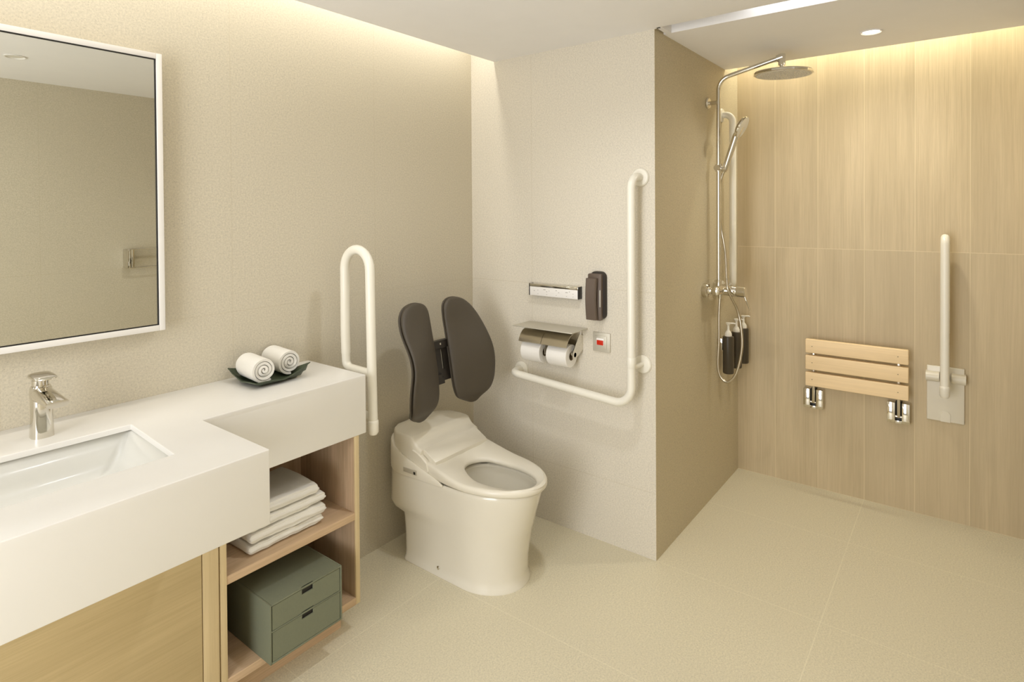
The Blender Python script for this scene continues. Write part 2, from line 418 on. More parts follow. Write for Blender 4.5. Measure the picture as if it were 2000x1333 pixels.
# top as grid of quads around the opening
xs = [XL, bx0, bx1, XV, XR]; 
top_cells = [(XL, bx0, YV, 0), (bx0, bx1, by1, 0), (bx0, bx1, YV, by0), (bx1, XV, YV, 0), (XV, XR, YS, 0)]
bm.free()
def slab_outline(name, z_lo, z_hi):
    bm = bmesh.new()
    outer = [(XL, 0), (XR, 0), (XR, YS), (XV, YS), (XV, YV), (XL, YV)]
    inner = [(bx0, by1), (bx1+0.004, by1+0.02), (bx1-0.012, by0-0.004), (bx0, by0)]
    inner = [(bx0, -0.195), (bx1+0.006, -0.215), (bx1-0.012, -0.508), (bx0, -0.508)]
    def ring(pts, z): return [bm.verts.new((p[0], p[1], z)) for p in pts]
    o1, o0, i1, i0 = ring(outer, z_hi), ring(outer, z_lo), ring(inner, z_hi), ring(inner, z_lo)
    for a, b in ((o1, o0), (i1, i0)):
        for k in range(len(a)): bm.faces.new((a[k], a[(k+1) % len(a)], b[(k+1) % len(a)], b[k]))
    for a, i in ((o1, i1), (o0, i0)):
        es = []
        for r_ in (a, i):
            for k in range(len(r_)): es.append(bm.edges.get((r_[k], r_[(k+1) % len(r_)])))
        bmesh.ops.triangle_fill(bm, use_beauty=True, use_dissolve=True, edges=es)
    bmesh.ops.recalc_face_normals(bm, faces=bm.faces)
    sh = [e for e in bm.edges if len(e.link_faces) == 2 and e.calc_face_angle(0) > 1.0 and max(v.co.z for v in e.verts) > z_lo+1e-4]
    bmesh.ops.bevel(bm, geom=sh, offset=0.0022, segments=3, affect='EDGES', profile=0.5)
    return bm
finish('worktop', slab_outline('w', ZC-0.014, ZC), M_SOLID, t, True, 30)
def extrude_xy(poly, z0, z1, bev=0.0):
    bm = bmesh.new(); A = [bm.verts.new((p[0], p[1], z0)) for p in poly]; B = [bm.verts.new((p[0], p[1], z1)) for p in poly]; n = len(poly)
    for k in range(n): bm.faces.new((A[k], A[(k+1) % n], B[(k+1) % n], B[k]))
    bm.faces.new(A[::-1]); bm.faces.new(B); bmesh.ops.recalc_face_normals(bm, faces=bm.faces)
    if bev:
        es = [e for e in bm.edges if min(v.co.z for v in e.verts) < z0+1e-5 and max(v.co.z for v in e.verts) < z0+1e-5 or abs(e.verts[0].co.z-e.verts[1].co.z) > 1e-3]
        bmesh.ops.bevel(bm, geom=es, offset=bev, segments=3, affect='EDGES', profile=0.5)
    return bm
finish('deep_apron', extrude_xy([(XL, YV), (XV, YV), (XV, YS+0.02), (XV-0.02, YS+0.02), (XV-0.02, YV+0.02), (XL, YV+0.02)], 0.674, ZC-0.014, 0.0022), M_SOLID, t, True, 30)
finish('shallow_apron', extrude_xy([(XV-0.0002, YS), (XR, YS), (XR, -0.0005), (XR-0.02, -0.0005), (XR-0.02, YS+0.02), (XV-0.0002, YS+0.02)], 0.652, ZC-0.014, 0.0022), M_SOLID, t, True, 30)
box('underside', XL, XV-0.0201, YV+0.0201, -0.001, 0.678, 0.69, M_SOLID, t, 0)
# basin
def rrect(x0, x1, y0, y1, r, z, n=5):
    pts = []
    for cx, cy, a0 in ((x1-r, y1-r, 0), (x0+r, y1-r, 90), (x0+r, y0+r, 180), (x1-r, y0+r, 270)):
        for k in range(n+1):
            a = math.radians(a0+90*k/n); pts.append((cx+r*math.cos(a), cy+r*math.sin(a), z))
    return pts
bm = bmesh.new()
rings = [rrect(bx0-0.01, bx1+0.012, -0.515, -0.188, 0.01, ZC-0.0145), rrect(bx0-0.006, bx1+0.009, -0.513, -0.191, 0.012, ZC-0.0165),
         rrect(bx0-0.002, bx1+0.002, -0.508, -0.200, 0.014, ZC-0.020), rrect(bx0+0.006, bx1-0.016, -0.502, -0.210, 0.016, ZC-0.070),
         rrect(bx0+0.02, bx1-0.032, -0.494, -0.220, 0.020, ZC-0.098), rrect(bx0+0.06, bx1-0.075, -0.475, -0.240, 0.024, ZC-0.114), rrect(bx0+0.14, bx1-0.17, -0.43, -0.28, 0.03, ZC-0.124)]
add_loft(bm, rings, False, True); o = finish('basin', bm, M_BASIN, t, True, 60)
lathe('drain', [(0.0, 0.003), (0.02, 0.003), (0.022, 0.0)], (-1.93, -0.34, ZC-0.124), (0, 0, 1), M_CHR, t, 24)

# faucet
fx, fy = -1.752, -0.125
t = thing('basin_faucet', 'chrome single-lever basin faucet standing on the white counter', 'faucet', (fx, fy, ZC))
def ell(cx, cy, a, b, z, n=28, ex=2.4, ang=0.0):
    o = []
    for k in range(n):
        q = 2*PI*k/n; c, s = math.cos(q), math.sin(q)
        x = a*abs(c)**(2/ex)*(1 if c >= 0 else -1); y = b*abs(s)**(2/ex)*(1 if s >= 0 else -1)
        o.append((cx+x*math.cos(ang)-y*math.sin(ang), cy+x*math.sin(ang)+y*math.cos(ang), z))
    return o
bm = bmesh.new()
add_loft(bm, [ell(fx, fy, 0.0235, 0.026, ZC, ex=2.8), ell(fx, fy, 0.0235, 0.026, ZC+0.002, ex=2.8), ell(fx, fy, 0.0215, 0.024, ZC+0.05, ex=2.8),
              ell(fx, fy+0.001, 0.0215, 0.024, ZC+0.09, ex=2.8), ell(fx, fy+0.003, 0.0215, 0.022, ZC+0.118, ex=2.8), ell(fx, fy+0.004, 0.019, 0.019, ZC+0.124, ex=2.6)])
finish('body', bm, M_CHR, t, True, 40)
# spout arches forward from the body
bm = bmesh.new(); rings = []
for k in range(12):
    s = k/11; y = fy+0.014-0.140*s; zc = ZC+0.104+0.004*s-0.006*s*s; hz = 0.0225-0.0145*s**0.8; hx = 0.0212+0.0015*s
    n = 20; r_ = []
    for q in range(n):
        a = 2*PI*q/n; c, sn = math.cos(a), math.sin(a)
        r_.append((fx+hx*abs(c)**0.7*(1 if c >= 0 else -1), y, zc+hz*abs(sn)**0.7*(1 if sn >= 0 else -1)))
    rings.append(r_)
add_loft(bm, rings); finish('spout', bm, M_CHR, t, True, 50)
tag(lathe('cartridge', [(0.017, 0.0), (0.0175, 0.018), (0.014, 0.022), (0.0, 0.022)], (fx, fy+0.006, ZC+0.120), (0, 0, 1), M_CHR, t, 24), 'dark reflecting collar below the lever')
bm = bmesh.new(); rings = []
for k in range(13):
    s = k/12; y = fy+0.030-0.086*s; zc = ZC+0.148+0.004*s-0.004*s*s; e = max(0.12, 1-abs(2*s-1)**6)**0.5
    hz = (0.0080-0.0050*s)*e; hx = (0.0250-0.002*s)*e
    rings.append([(fx+hx*abs(math.cos(2*PI*q/22))**0.6*(1 if math.cos(2*PI*q/22) >= 0 else -1), y, zc+hz*abs(math.sin(2*PI*q/22))**0.7*(1 if math.sin(2*PI*q/22) >= 0 else -1)) for q in range(22)])
add_loft(bm, rings); finish('lever', bm, M_CHR, t, True, 60)

# vanity front panel / cabinet
YF = -0.329
t = thing('vanity_cabinet', 'pale oak base cabinet under the deep basin apron', 'cabinet', (-2.0, 0, 0))
box('body', XL, -1.472, YF+0.02, -0.002, 0.06, 0.675, M_OAK, t, 0)
box('door', XL+0.55, -1.467, YF, YF+0.019, 0.03, 0.672, M_OAK, t, 0.001)
box('door', XL, XL+0.546, YF, YF+0.019, 0.03, 0.672, M_OAK, t, 0.001)
box('filler_panel', -1.4645, -1.4225, YF-0.001, YF+0.06, 0.03, 0.672, M_OAKV, t, 0.001)
box('plinth', XL, -1.43, YF+0.05, YF+0.07, 0.0, 0.06, M_OAK, t, 0)

# open shelf unit
t = thing('shelf_unit', 'open two-tier oak shelf unit holding towels and a green drawer box', 'shelf', (-1.18, 0, 0))
xl, xr = -1.418, -0.953
box('side_panel', xl, xl+0.018, YF, -0.003, 0.092, 0.652, M_OAKV, t, 0.0008)
box('side_panel', xr-0.017, xr, YF, -0.003, 0.092, 0.652, M_OAKV, t, 0.0008)
box('bottom_panel', xl+0.018, xr-0.017, YF, -0.003, 0.092, 0.116, M_OAKS, t, 0.0008)
box('shelf', xl+0.018, xr-0.017, YF+0.002, -0.02, 0.374, 0.398, M_OAKS, t, 0.0008)
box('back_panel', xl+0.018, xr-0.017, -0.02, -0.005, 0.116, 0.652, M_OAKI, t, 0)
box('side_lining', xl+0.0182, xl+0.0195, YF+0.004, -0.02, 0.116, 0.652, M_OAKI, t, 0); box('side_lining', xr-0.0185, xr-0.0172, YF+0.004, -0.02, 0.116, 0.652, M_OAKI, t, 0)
box('plinth', xl+0.01, xr-0.035, YF+0.06, YF+0.075, 0.0, 0.092, M_OAKS, t, 0)
box('plinth', xr-0.05, xr-0.035, YF+0.075, -0.003, 0.0, 0.092, M_OAKS, t, 0)

# green drawer box
x0, x1, y0, y1, z0, z1 = -1.305, -1.063, -0.380, -0.115, 0.1165, 0.287
t = thing('drawer_box', 'dark green fabric-covered box with two drawers on the bottom shelf', 'storage box', (-1.18, -0.25, z0))
bm = bmesh.new(); k = 0.005
add_box(bm, x0, x0+k, y0, y1, z0, z1, 0.001); add_box(bm, x1-k, x1, y0, y1, z0, z1, 0.001)
add_box(bm, x0+k, x1-k, y0, y1, z1-k, z1, 0.001); add_box(bm, x0+k, x1-k, y0, y1, z0, z0+k, 0.001)
add_box(bm, x0+k, x1-k, y0, y1, (z0+z1)/2+0.0055, (z0+z1)/2+0.0085, 0.0005); add_box(bm, x0+k, x1-k, y1-k, y1, z0+k, z1-k)
finish('case', bm, M_GREEN, t, True)
def drawer(za, zb, hz):
    bm = bmesh.new(); xa, xb, ya, yb = x0+k+0.0028, x1-k-0.0028, y0+0.0015, y0+0.005
    hx0, hx1, h0, h1 = -1.203, -1.165, hz-0.0125, hz+0.0095
    for b_ in ((xa, hx0, za, zb), (hx1, xb, za, zb), (hx0, hx1, za, h0), (hx0, hx1, h1, zb)):
        add_box(bm, b_[0], b_[1], ya, yb, b_[2], b_[3])
    bmesh.ops.remove_doubles(bm, verts=bm.verts, dist=1e-5)
    d = finish('drawer', bm, M_GREEN, t)
    bm = bmesh.new(); add_box(bm, xa, xb, yb+0.001, yb+0.01, za+0.001, zb-0.001); add_box(bm, xa, xb, yb+0.01, y1-0.02, za+0.001, za+0.003)
    tag(finish('slot_shade_backing', bm, M_DCHR, d), 'black backing painting the shade behind the grip opening')  # near-black backing puts shade into the drawer gaps and grip hole
zm = (z0+z1)/2+0.007
drawer(zm+0.003, z1-k-0.0015, 0.2775-0.0)
drawer(z0+k+0.0015, zm-0.003, 0.2045)

# folded towels
def folded_towel(seed, L, W, T):
    """rounded slab with folded layers showing on the front and right edges"""
    rnd = random.Random(seed); bm = bmesh.new(); nx, nc = 60, 56; rings = []
    for i in range(nx+1):
        s = i/nx; u = math.sin((s-0.5)*PI)*0.85+(2*s-1)*0.15; x = L/2*u
        aa = T*0.9/L; ef = 1.0 if abs(u) < 1-aa else max(0.0, 1-((abs(u)-1+aa)/aa)**2.8)**(1/2.8); ef = max(ef, 0.10)
        r_ = []
        for k in range(nc):
            a = 2*PI*k/nc; c, sn = math.cos(a), math.sin(a)
            y = W/2*abs(c)**0.30*(1 if c >= 0 else -1); z = T/2*abs(sn)**0.62*(1 if sn >= 0 else -1)
            # fold grooves between layers on the vertical edges
            edge = max(0.0, (abs(c)-0.75)/0.25)
            g = 0.5+0.5*math.cos(z/T*2*PI*2.0+0.5*math.sin(x*22+seed))
            y -= (1 if c >= 0 else -1)*edge*0.008*(1-g)
            nv = noise.noise(Vector((x*14+seed*5, y*14, z*30)))
            z2 = z*ef + 0.0028*nv + 0.0022*noise.noise(Vector((x*40+seed, y*40, seed)))
            y2 = y*(0.95+0.05*ef)+0.004*noise.noise(Vector((x*22, z*60, seed*3.1)))
            r_.append((x, y2, z2+T/2))
        rings.append(r_)
    add_loft(bm, rings); return bm
labels = ['white folded towel, topmost of the stack on the upper shelf', 'white folded towel, second from the top of the shelf stack',
          'white folded towel, second from the bottom of the shelf stack', 'white folded towel, lowest of the stack on the upper shelf']
zt = 0.3985; hts = [0.030, 0.033, 0.033, 0.036]
for i, (dx, dy, l_) in enumerate(((-0.006, 0.002, 0.248), (0.002, -0.002, 0.252), (0.0, 0.002, 0.258), (-0.012, 0.006, 0.240))):
    bm = folded_towel(i+3, l_, 0.222, hts[i])
    o = finish('folded_towel', bm, M_TERRY, None, True, 180); o.location = (-1.188+dx, -0.190+dy, zt+0.002); o.rotation_euler = (0, 0, math.radians((0.8, -0.6, 1.0, -1.2)[i]))
    zt += hts[i]
    tag(o, labels[3-i], 'towel', 'folded towels on the shelf')

# tray with rolled towels
t = thing('serving_tray', 'dark green square tray with upturned edges holding two rolled towels', 'tray', (-1.14, -0.12, ZC))
bm = bmesh.new(); n = 16; X0, X1, Y0, Y1 = -1.243, -1.045, -0.203, -0.028
top = {}; th_ = 0.003
for lay in (0, 1):
    for i in range(n+1):
        for j in range(n+1):
            u, v_ = i/n*2-1, j/n*2-1
            e = max(abs(u), abs(v_)); lift = max(0, (e-0.62)/0.38)**1.3
            cz = {(-1, -1): 0.018, (1, -1): 0.046, (-1, 1): 0.040, (1, 1): 0.046}
            wz = sum(cz[(a, b)]*(1+a*u)/2*(1+b*v_)/2 for a in (-1, 1) for b in (-1, 1))
            z = ZC+0.0035+wz*lift*(0.35+0.65*abs(u*v_)) - lay*th_
            x = (X0+X1)/2+u*(X1-X0)/2*(1-0.03*lift); y = (Y0+Y1)/2+v_*(Y1-Y0)/2*(1-0.03*lift)
            top[lay, i, j] = bm.verts.new((x, y, z))
    for i in range(n):
        for j in range(n): bm.faces.new([top[lay, a, b] for a, b in ((i, j), (i+1, j), (i+1, j+1), (i, j+1))])
def stitch(seq):
    for a, b in zip(seq, seq[1:]): bm.faces.new((top[0, a[0], a[1]], top[0, b[0], b[1]], top[1, b[0], b[1]], top[1, a[0], a[1]]))
stitch([(i, 0) for i in range(n+1)]); stitch([(i, n) for i in range(n+1)]); stitch([(0, j) for j in range(n+1)]); stitch([(n, j) for j in range(n+1)])
finish('plate', bm, M_TRAY, t, True, 40)

def rolled_towel(seed):
    """spiral-rolled cloth along -y, origin at front centre bottom"""
    bm = bmesh.new(); R = 0.0425; turns = 3.6; thk = 0.0110; N = 150; ny = 18; Ly = 0.128
    def sp(q, off):
        r = 0.004+(R-0.004)*(q)**0.92 + off; a = turns*2*PI*q+0.6*PI+seed
        return r*math.cos(a), r*math.sin(a)
    grid = {}
    for side in (0, 1):
        for i in range(N+1):
            q = i/N; off = (0 if side == 0 else -thk*0.90*min(1, q*6+0.25))
            for j in range(ny+1):
                s = j/ny; x, z = sp(q, off)
                edge = min(s, 1-s)*ny
                sh = 1-0.0*edge
                bul = 0.0015*noise.noise(Vector((x*40+seed, s*5, z*40)))
                end = 0.003*noise.noise(Vector((q*9, seed, side)))
                # rounding of the cloth edge at the ends
                e = 0.0 if 0 < j < ny else 0.25
                off2 = off + (-(thk*0.5)*e if side == 0 else thk*0.5*e)
                x, z = sp(q, off2)
                grid[side, i, j] = bm.verts.new((x*(1+bul*12), -Ly/2+Ly*s+(end if j in (0, 1) else 0), z*(1+bul*12)))
        for i in range(N):
            for j in range(ny): bm.faces.new([grid[side, a, b] for a, b in ((i, j), (i+1, j), (i+1, j+1), (i, j+1))])
    for i in range(N):
        for j in (0, ny): bm.faces.new((grid[0, i, j], grid[0, i+1, j], grid[1, i+1, j], grid[1, i, j]))
    for j in range(ny):
        for i in (0, N): bm.faces.new((grid[0, i, j], grid[0, i, j+1], grid[1, i, j+1], grid[1, i, j]))
    bmesh.ops.recalc_face_normals(bm, faces=bm.faces)
    return bm
for i, (x, y, rz, lab) in enumerate(((-1.190, -0.112, -6, 'white rolled hand towel on the left of the green tray'), (-1.083, -0.082, -5, 'white rolled hand towel on the right of the green tray'))):
    o = finish('rolled_towel', rolled_towel(-0.35-i*0.5), M_TERRY, None, True, 60)
    o.location = (x, y, ZC+0.0035+0.046); o.rotation_euler = (0, 0, math.radians(rz))
    tag(o, lab, 'towel', 'rolled hand towels on the tray')

# ================================================================ FLIP-UP GRAB BARS
def fold_bar(name, label, P, side, zt, zbot, ztie, dback, dfront, rr_, plate_z):
    """P maps (lateral, out-from-wall, z) to world; loop stands in the plane lateral=0"""
    base = P(0, 0, plate_z[0]); t = thing(name, label, 'grab bar', base, 'white folding grab bars')
    w_ = (dfront-dback)/2
    pts = [P(0, dback, ztie-0.0)]
    pth = []
    nb = 14
    pth.append(P(0, dback+0.0025, ztie+0.05))
    pth.append(P(0, dback, ztie+0.12))
    for k in range(nb+1):
        a = PI*k/nb; pth.append(P(0, dback+w_-w_*math.cos(a), zt-w_*1.0+w_*math.sin(a)*1.0-rr_))
    pth.append(P(0, dfront+0.006, ztie)); pth.append(P(0, dfront+0.010, zbot+0.045))
    tube('rail', pth, rr_, M_BARW, t, 20)
    tie = fillet([P(0, dback+0.002, ztie+0.06), P(0, dback+0.004, ztie), P(0, dfront+0.006, ztie-0.003)], 0.026, 8)
    tube('cross_tie', tie, rr_*0.93, M_BARW, t, 18)
    a, b = P(0, dfront+0.0103, zbot+0.048), P(0, dfront+0.0115, zbot)
    d = (b-a)
    bm = bmesh.new(); L = d.length
    add_lathe(bm, [(rr_*1.0, -0.003), (rr_*1.12, 0.0), (rr_*1.15, L*0.15), (rr_*1.1, L*0.8), (rr_*0.8, L*0.97), (0.0, L)], a, d, 24)
    finish('end_cap', bm, M_BARW, t, True)
    # wall plate
    z0_, z1_ = plate_z; hw_ = 0.068
    rings = []
    c = [P(-hw_, 0, z0_), P(hw_, 0.014, z1_)]
    lo = [min(c[0][i], c[1][i]) for i in range(3)]; hi = [max(c[0][i], c[1][i]) for i in range(3)]
    bm = bmesh.new(); add_box(bm, lo[0], hi[0], lo[1], hi[1], lo[2], hi[2], 0.004, 3); pl = finish('wall_plate', bm, M_PLW, t, True)
    # release arch embossed at the foot
    arch = [(-0.019, z0_+0.001), (-0.019, z0_+0.036), (-0.012, z0_+0.046), (0.0, z0_+0.049), (0.012, z0_+0.046), (0.019, z0_+0.036), (0.019, z0_+0.001)]
    bm = bmesh.new()
    fa = [bm.verts.new(P(u, 0.012, z)) for u, z in arch]; fb = [bm.verts.new(P(u*0.94, 0.0185, z)) for u, z in arch]
    for k in range(len(arch)): bm.faces.new((fa[k], fa[(k+1) % 7], fb[(k+1) % 7], fb[k]))
    bm.faces.new(fb); bm.faces.new(fa[::-1]); finish('release_tab', bm, M_PLW, pl, True)
    # hinge barrels either side of the rail
    zb_ = z1_-0.045
    for s0, s1 in ((-0.073, -0.022), (0.022, 0.071)):
        bm = bmesh.new(); add_tube(bm, [P(s0, 0.030, zb_), P(s0+0.002*0, 0.030, zb_), P(s1, 0.030, zb_)][1:], 0.021, 28)
        q0 = P(s0, 0.0, zb_-0.021); q1 = P(s1, 0.03, zb_+0.021)
        add_box(bm, *[v for i in range(3) for v in (min(q0[i], q1[i]), max(q0[i], q1[i]))])
        finish('hinge', bm, M_PLW, t, True, 40)
    # arm linking the rail to the hinge
    tube('hinge_arm', [P(0, 0.028, zb_), P(0, dback+0.004, zb_+0.006), P(0, dfront+0.009, zb_-0.005)], rr_*0.9, M_BARW, t, 16)
    tube('stay_rod', [P(0.0, 0.03, zb_+0.01), P(0.0, 0.024, zt-0.15)], 0.004, M_SIL, t, 10) if side else None
    return t
fold_bar('folding_grab_bar', 'white fold-up grab bar standing upright between counter and toilet',
         lambda u, d, z: Vector((-0.866+u*0.76, -d, z)), False, 1.279, 0.620, 0.834, 0.146, 0.286, 0.0165, (0.482, 0.727))
fold_bar('folding_grab_bar', 'white fold-up grab bar upright beside the slatted shower seat',
         lambda u, d, z: Vector((1.065-d, -1.861+u, z)), True, 1.284, 0.583, 0.80, 0.065, 0.125, 0.0165, (0.445, 0.690))

# ================================================================ L GRAB BAR ON BACK WALL
t = thing('l_grab_bar', 'white L-shaped grab bar around the phone and paper holder', 'grab bar', (0, -0.85, 0.66))
R_ = 0.0165; xo = -0.085
p = fillet([(0, -0.305, 0.678), (xo, -0.318, 0.672), (xo, -0.893, 0.636), (xo, -0.897, 1.525), (0, -0.893, 1.532)], [0.045, 0.075, 0.055], 10)
# keep order from horizontal end to top end
p = fillet([(0, -0.300, 0.664), (xo, -0.303, 0.668), (xo, -0.895, 0.628), (xo, -0.897, 1.527), (0, -0.897, 1.527)], [0.045, 0.07, 0.05], 10)
tube('rail', p, R_, M_BARW, t, 22)
for yy, zz in ((-0.300, 0.664), (-0.897, 1.527), (-0.905, 0.778)):
    lathe('flange', [(0.036, 0.0), (0.037, 0.004), (0.033, 0.009), (0.020, 0.011), (0.017, 0.011)], (0.0, yy, zz), (-1, 0, 0), M_BARW, t, 32)
tube('standoff', [(0.0, -0.905, 0.778), (-0.05, -0.900, 0.778), (xo, -0.896, 0.778)], 0.010, M_BARW, t, 14)
lathe('sleeve', [(0.0172, -0.02), (0.0178, -0.018), (0.0178, 0.018), (0.0172, 0.02)], (xo, -0.8955, 0.80), (0, 0, 1), M_BARW, t, 24)

# ================================================================ THINGS ON THE BACK WALL
# bidet control
t = thing('bidet_control', 'slim white bidet control bar with chrome top on the wall', 'control panel', (0, -0.5, 1.04))
ya, yb, za, zb, dx = -0.368, -0.622, 1.017, 1.069, 0.030
box('housing', -dx+0.002, 0, yb+0.003, ya-0.003, za, zb-0.001, M_DCHR, t, 0.001)
box('top_rail', -dx-0.001, -0.0, yb, ya, zb-0.013, zb, M_CHR, t, 0.002)
box('button_panel', -dx-0.0015, -dx+0.004, yb+0.002, ya-0.002, za, zb-0.013, M_WFACE, t, 0.001)
for yy in (ya, yb-0.002): tag(box('end_cap', -dx-0.0018, 0, yy, yy+0.0025, za-0.0005, zb+0.0005, M_BLK, t, 0.0005), 'dark end cap')
bp_ = [c for c in t.children if c.name.startswith('button_panel')][0]
for i, yy in enumerate((-0.395, -0.415, -0.45, -0.462, -0.475, -0.512, -0.525, -0.565, -0.580, -0.598)):
    z_ = za+0.024+0.004*((i % 3)-1); w_ = (0.006, 0.004, 0.012, 0.005, 0.003)[i % 5]
    box('printed_mark', -dx-0.0019, -dx-0.0010, yy-w_/2, yy+w_/2, z_, z_+0.0022, M_GREY, bp_, 0)
    if i % 2: box('printed_mark', -dx-0.0019, -dx-0.0010, yy-0.002, yy+0.002, za+0.008, za+0.0095, M_GREY, bp_, 0)

# phone
t = thing('wall_phone', 'dark brown wall telephone mounted beside the long grab bar', 'telephone', (0, -0.72, 1.04))
y0, y1, z0, z1 = -0.745, -0.672, 0.940, 1.140
bm = bmesh.new(); add_loft(bm, [[(x, y, z) for y, z in [( (y0+y1)/2+hw*math.cos(a), (z0+z1)/2+ (hh)*math.sin(a)*1.0 ) if False else q for q in poly]] for x, poly in ()]) if False else None
def rr2(ya, yb, za, zb, r, x, n=5):
    out = []
    for cy, cz, a0 in ((yb-r, zb-r, 0), (ya+r, zb-r, 90), (ya+r, za+r, 180), (yb-r, za+r, 270)):
        for k in range(n+1):
            a = math.radians(a0+90*k/n); out.append((x, cy+r*math.cos(a), cz+r*math.sin(a)))
    return out
bm.free(); bm = bmesh.new()
add_loft(bm, [rr2(y0, y1, z0, z1, 0.024, 0.0), rr2(y0, y1, z0, z1, 0.024, -0.014), rr2(y0+0.003, y1-0.003, z0+0.003, z1-0.003, 0.022, -0.018)])
finish('cradle', bm, M_PHONED, t, True, 40)
bm = bmesh.new()   # base front slab with a step
add_loft(bm, [rr2(y0+0.010, y1-0.001, z0-0.002, z1-0.008, 0.006, -0.018, 3), rr2(y0+0.010, y1-0.001, z0-0.002, z1-0.008, 0.006, -0.034, 3), rr2(y0+0.012, y1-0.003, z0, z1-0.010, 0.006, -0.036, 3)])
finish('base', bm, M_PHONE, t, True, 40)
bm = bmesh.new(); rings = []   # handset: bowed bar, ears at both ends
for k in range(21):
    s = k/20; z = z0+0.002+(z1-z0-0.028)*s
    bow = 0.018*math.sin(PI*s); x_in = -0.036-(bow*0.95 if 0.08 < s < 0.92 else 0); x_out = -0.058-bow*0.35
    hwid = 0.024; yc = (y0+y1)/2+0.010
    rings.append([(x_in, yc+hwid, z), (x_out+0.004, yc+hwid, z), (x_out, yc+hwid-0.004, z), (x_out, yc-hwid+0.004, z), (x_out+0.004, yc-hwid, z), (x_in, yc-hwid, z)])
add_loft(bm, rings); finish('handset', bm, M_PHONE, t, True, 40)
box('keypad', -0.0375, -0.035, y0+0.012, y0+0.017, z0+0.055, z0+0.125, M_SIL, t, 0.0004)

# emergency call plate
t = thing('call_switch', 'small silver wall plate with a glowing red emergency window', 'switch', (0, -0.72, 0.84))
box('plate', -0.007, 0, -0.760, -0.679, 0.803, 0.883, M_SIL, t, 0.002)
box('inner_frame', -0.0095, -0.006, -0.745, -0.690, 0.816, 0.870, M_SIL, t, 0.0015)
box('window_frame', -0.0105, -0.008, -0.7325, -0.6985, 0.830, 0.860, M_WFACE, t, 0.0008)
tag(box('red_window', -0.0115, -0.009, -0.731, -0.700, 0.831, 0.8515, M_RED, t, 0.0005), 'red window')

# toilet paper holder
t = thing('paper_holder', 'double toilet paper holder with a steel shelf on top', 'paper holder', (0, -0.5, 0.84))
zs = 0.893; ys0, ys1 = -0.652, -0.345
box('shelf', -0.130, -0.003, ys0, ys1, zs-0.004, zs, M_SIL, t, 0.001)
box('back_plate', -0.006, 0, ys0+0.03, ys1-0.02, 0.80, zs-0.004, M_STEEL, t, 0.001)
def hood(ya, yb):
    bm = bmesh.new(); prof = []
    for k in range(12):
        s = k/11; a = math.radians(92-62*s)
        prof.append((-0.070-0.060*math.cos(math.radians(90)-0) if False else -0.066-0.062*math.cos(a), 0.790-0.012+0.096*math.sin(a)))
    A = [[bm.verts.new((x, y, z)) for x, z in prof] for y in (ya, yb)]
    B = [[bm.verts.new((x+0.002, y, z-0.002)) for x, z in prof] for y in (ya, yb)]
    n = len(prof)
    for L in (A, B):
        for k in range(n-1): bm.faces.new((L[0][k], L[0][k+1], L[1][k+1], L[1][k]))
    for i in (0, 1):
        for k in range(n-1): bm.faces.new((A[i][k], A[i][k+1], B[i][k+1], B[i][k]))
    bm.faces.new((A[0][-1], A[1][-1], B[1][-1], B[0][-1])); bm.faces.new((A[0][0], A[1][0], B[1][0], B[0][0]))
    return finish('hood', bm, M_STEEL, t, True, 40)
hood(-0.487, -0.370); hood(-0.618, -0.489)
tube('spindle', [(-0.066, -0.476, 0.788), (-0.066, -0.375, 0.788)], 0.010, M_CHR, t, 16)
tube('spindle', [(-0.066, -0.628, 0.788), (-0.066, -0.505, 0.788)], 0.010, M_CHR, t, 16)
for yy in (-0.4875, -0.628):
    prism('side_arm', [(0, 0.80), (0, 0.86), (-0.03, 0.87), (-0.085, 0.80), (-0.085, 0.775), (-0.05, 0.775)], 'y', yy, yy+0.0025, M_CHR, t)
def paper_roll():
    r = thing('toilet_roll', 'x', 'toilet paper', (0, 0, 0), 'toilet rolls in the double holder')
    lathe('paper', [(0.019, -0.050), (0.046, -0.050), (0.048, -0.048), (0.048, 0.048), (0.046, 0.050), (0.019, 0.050), (0.019, -0.050)], (0, 0, 0), (0, 1, 0), M_PAPER, r, 48, False)
    lathe('core', [(0.0188, -0.050), (0.0172, -0.050), (0.0172, 0.050), (0.0188, 0.050), (0.0188, -0.050)], (0, 0, 0), (0, 1, 0), M_CARD, r, 32, False)
    # folded tip
    bm = bmesh.new(); pts = [(a, y) for a, y in ((math.radians(205), 0.018), (math.radians(200), -0.028), (math.radians(168), -0.028))]
    vs = [bm.verts.new((0.0487*math.cos(a), y, -0.0487*math.sin(a) if False else 0.0487*math.sin(a)*-1)) for a, y in pts]
    bm.faces.new(vs); r_ = bmesh.ops.extrude_face_region(bm, geom=list(bm.faces))
    for v in [g for g in r_['geom'] if isinstance(g, bmesh.types.BMVert)]: v.co *= 0.992
    finish('folded_tip', bm, M_PAPER, r); return r
a = paper_roll(); a['label'] = 'white toilet roll in the holder, further from the grab bar'
b = copy_tree(a); b['label'] = 'white toilet roll in the holder, nearer the vertical grab bar'
a.location = (-0.066, -0.425, 0.788-0.0075); b.location = (-0.066, -0.560, 0.788-0.0075)

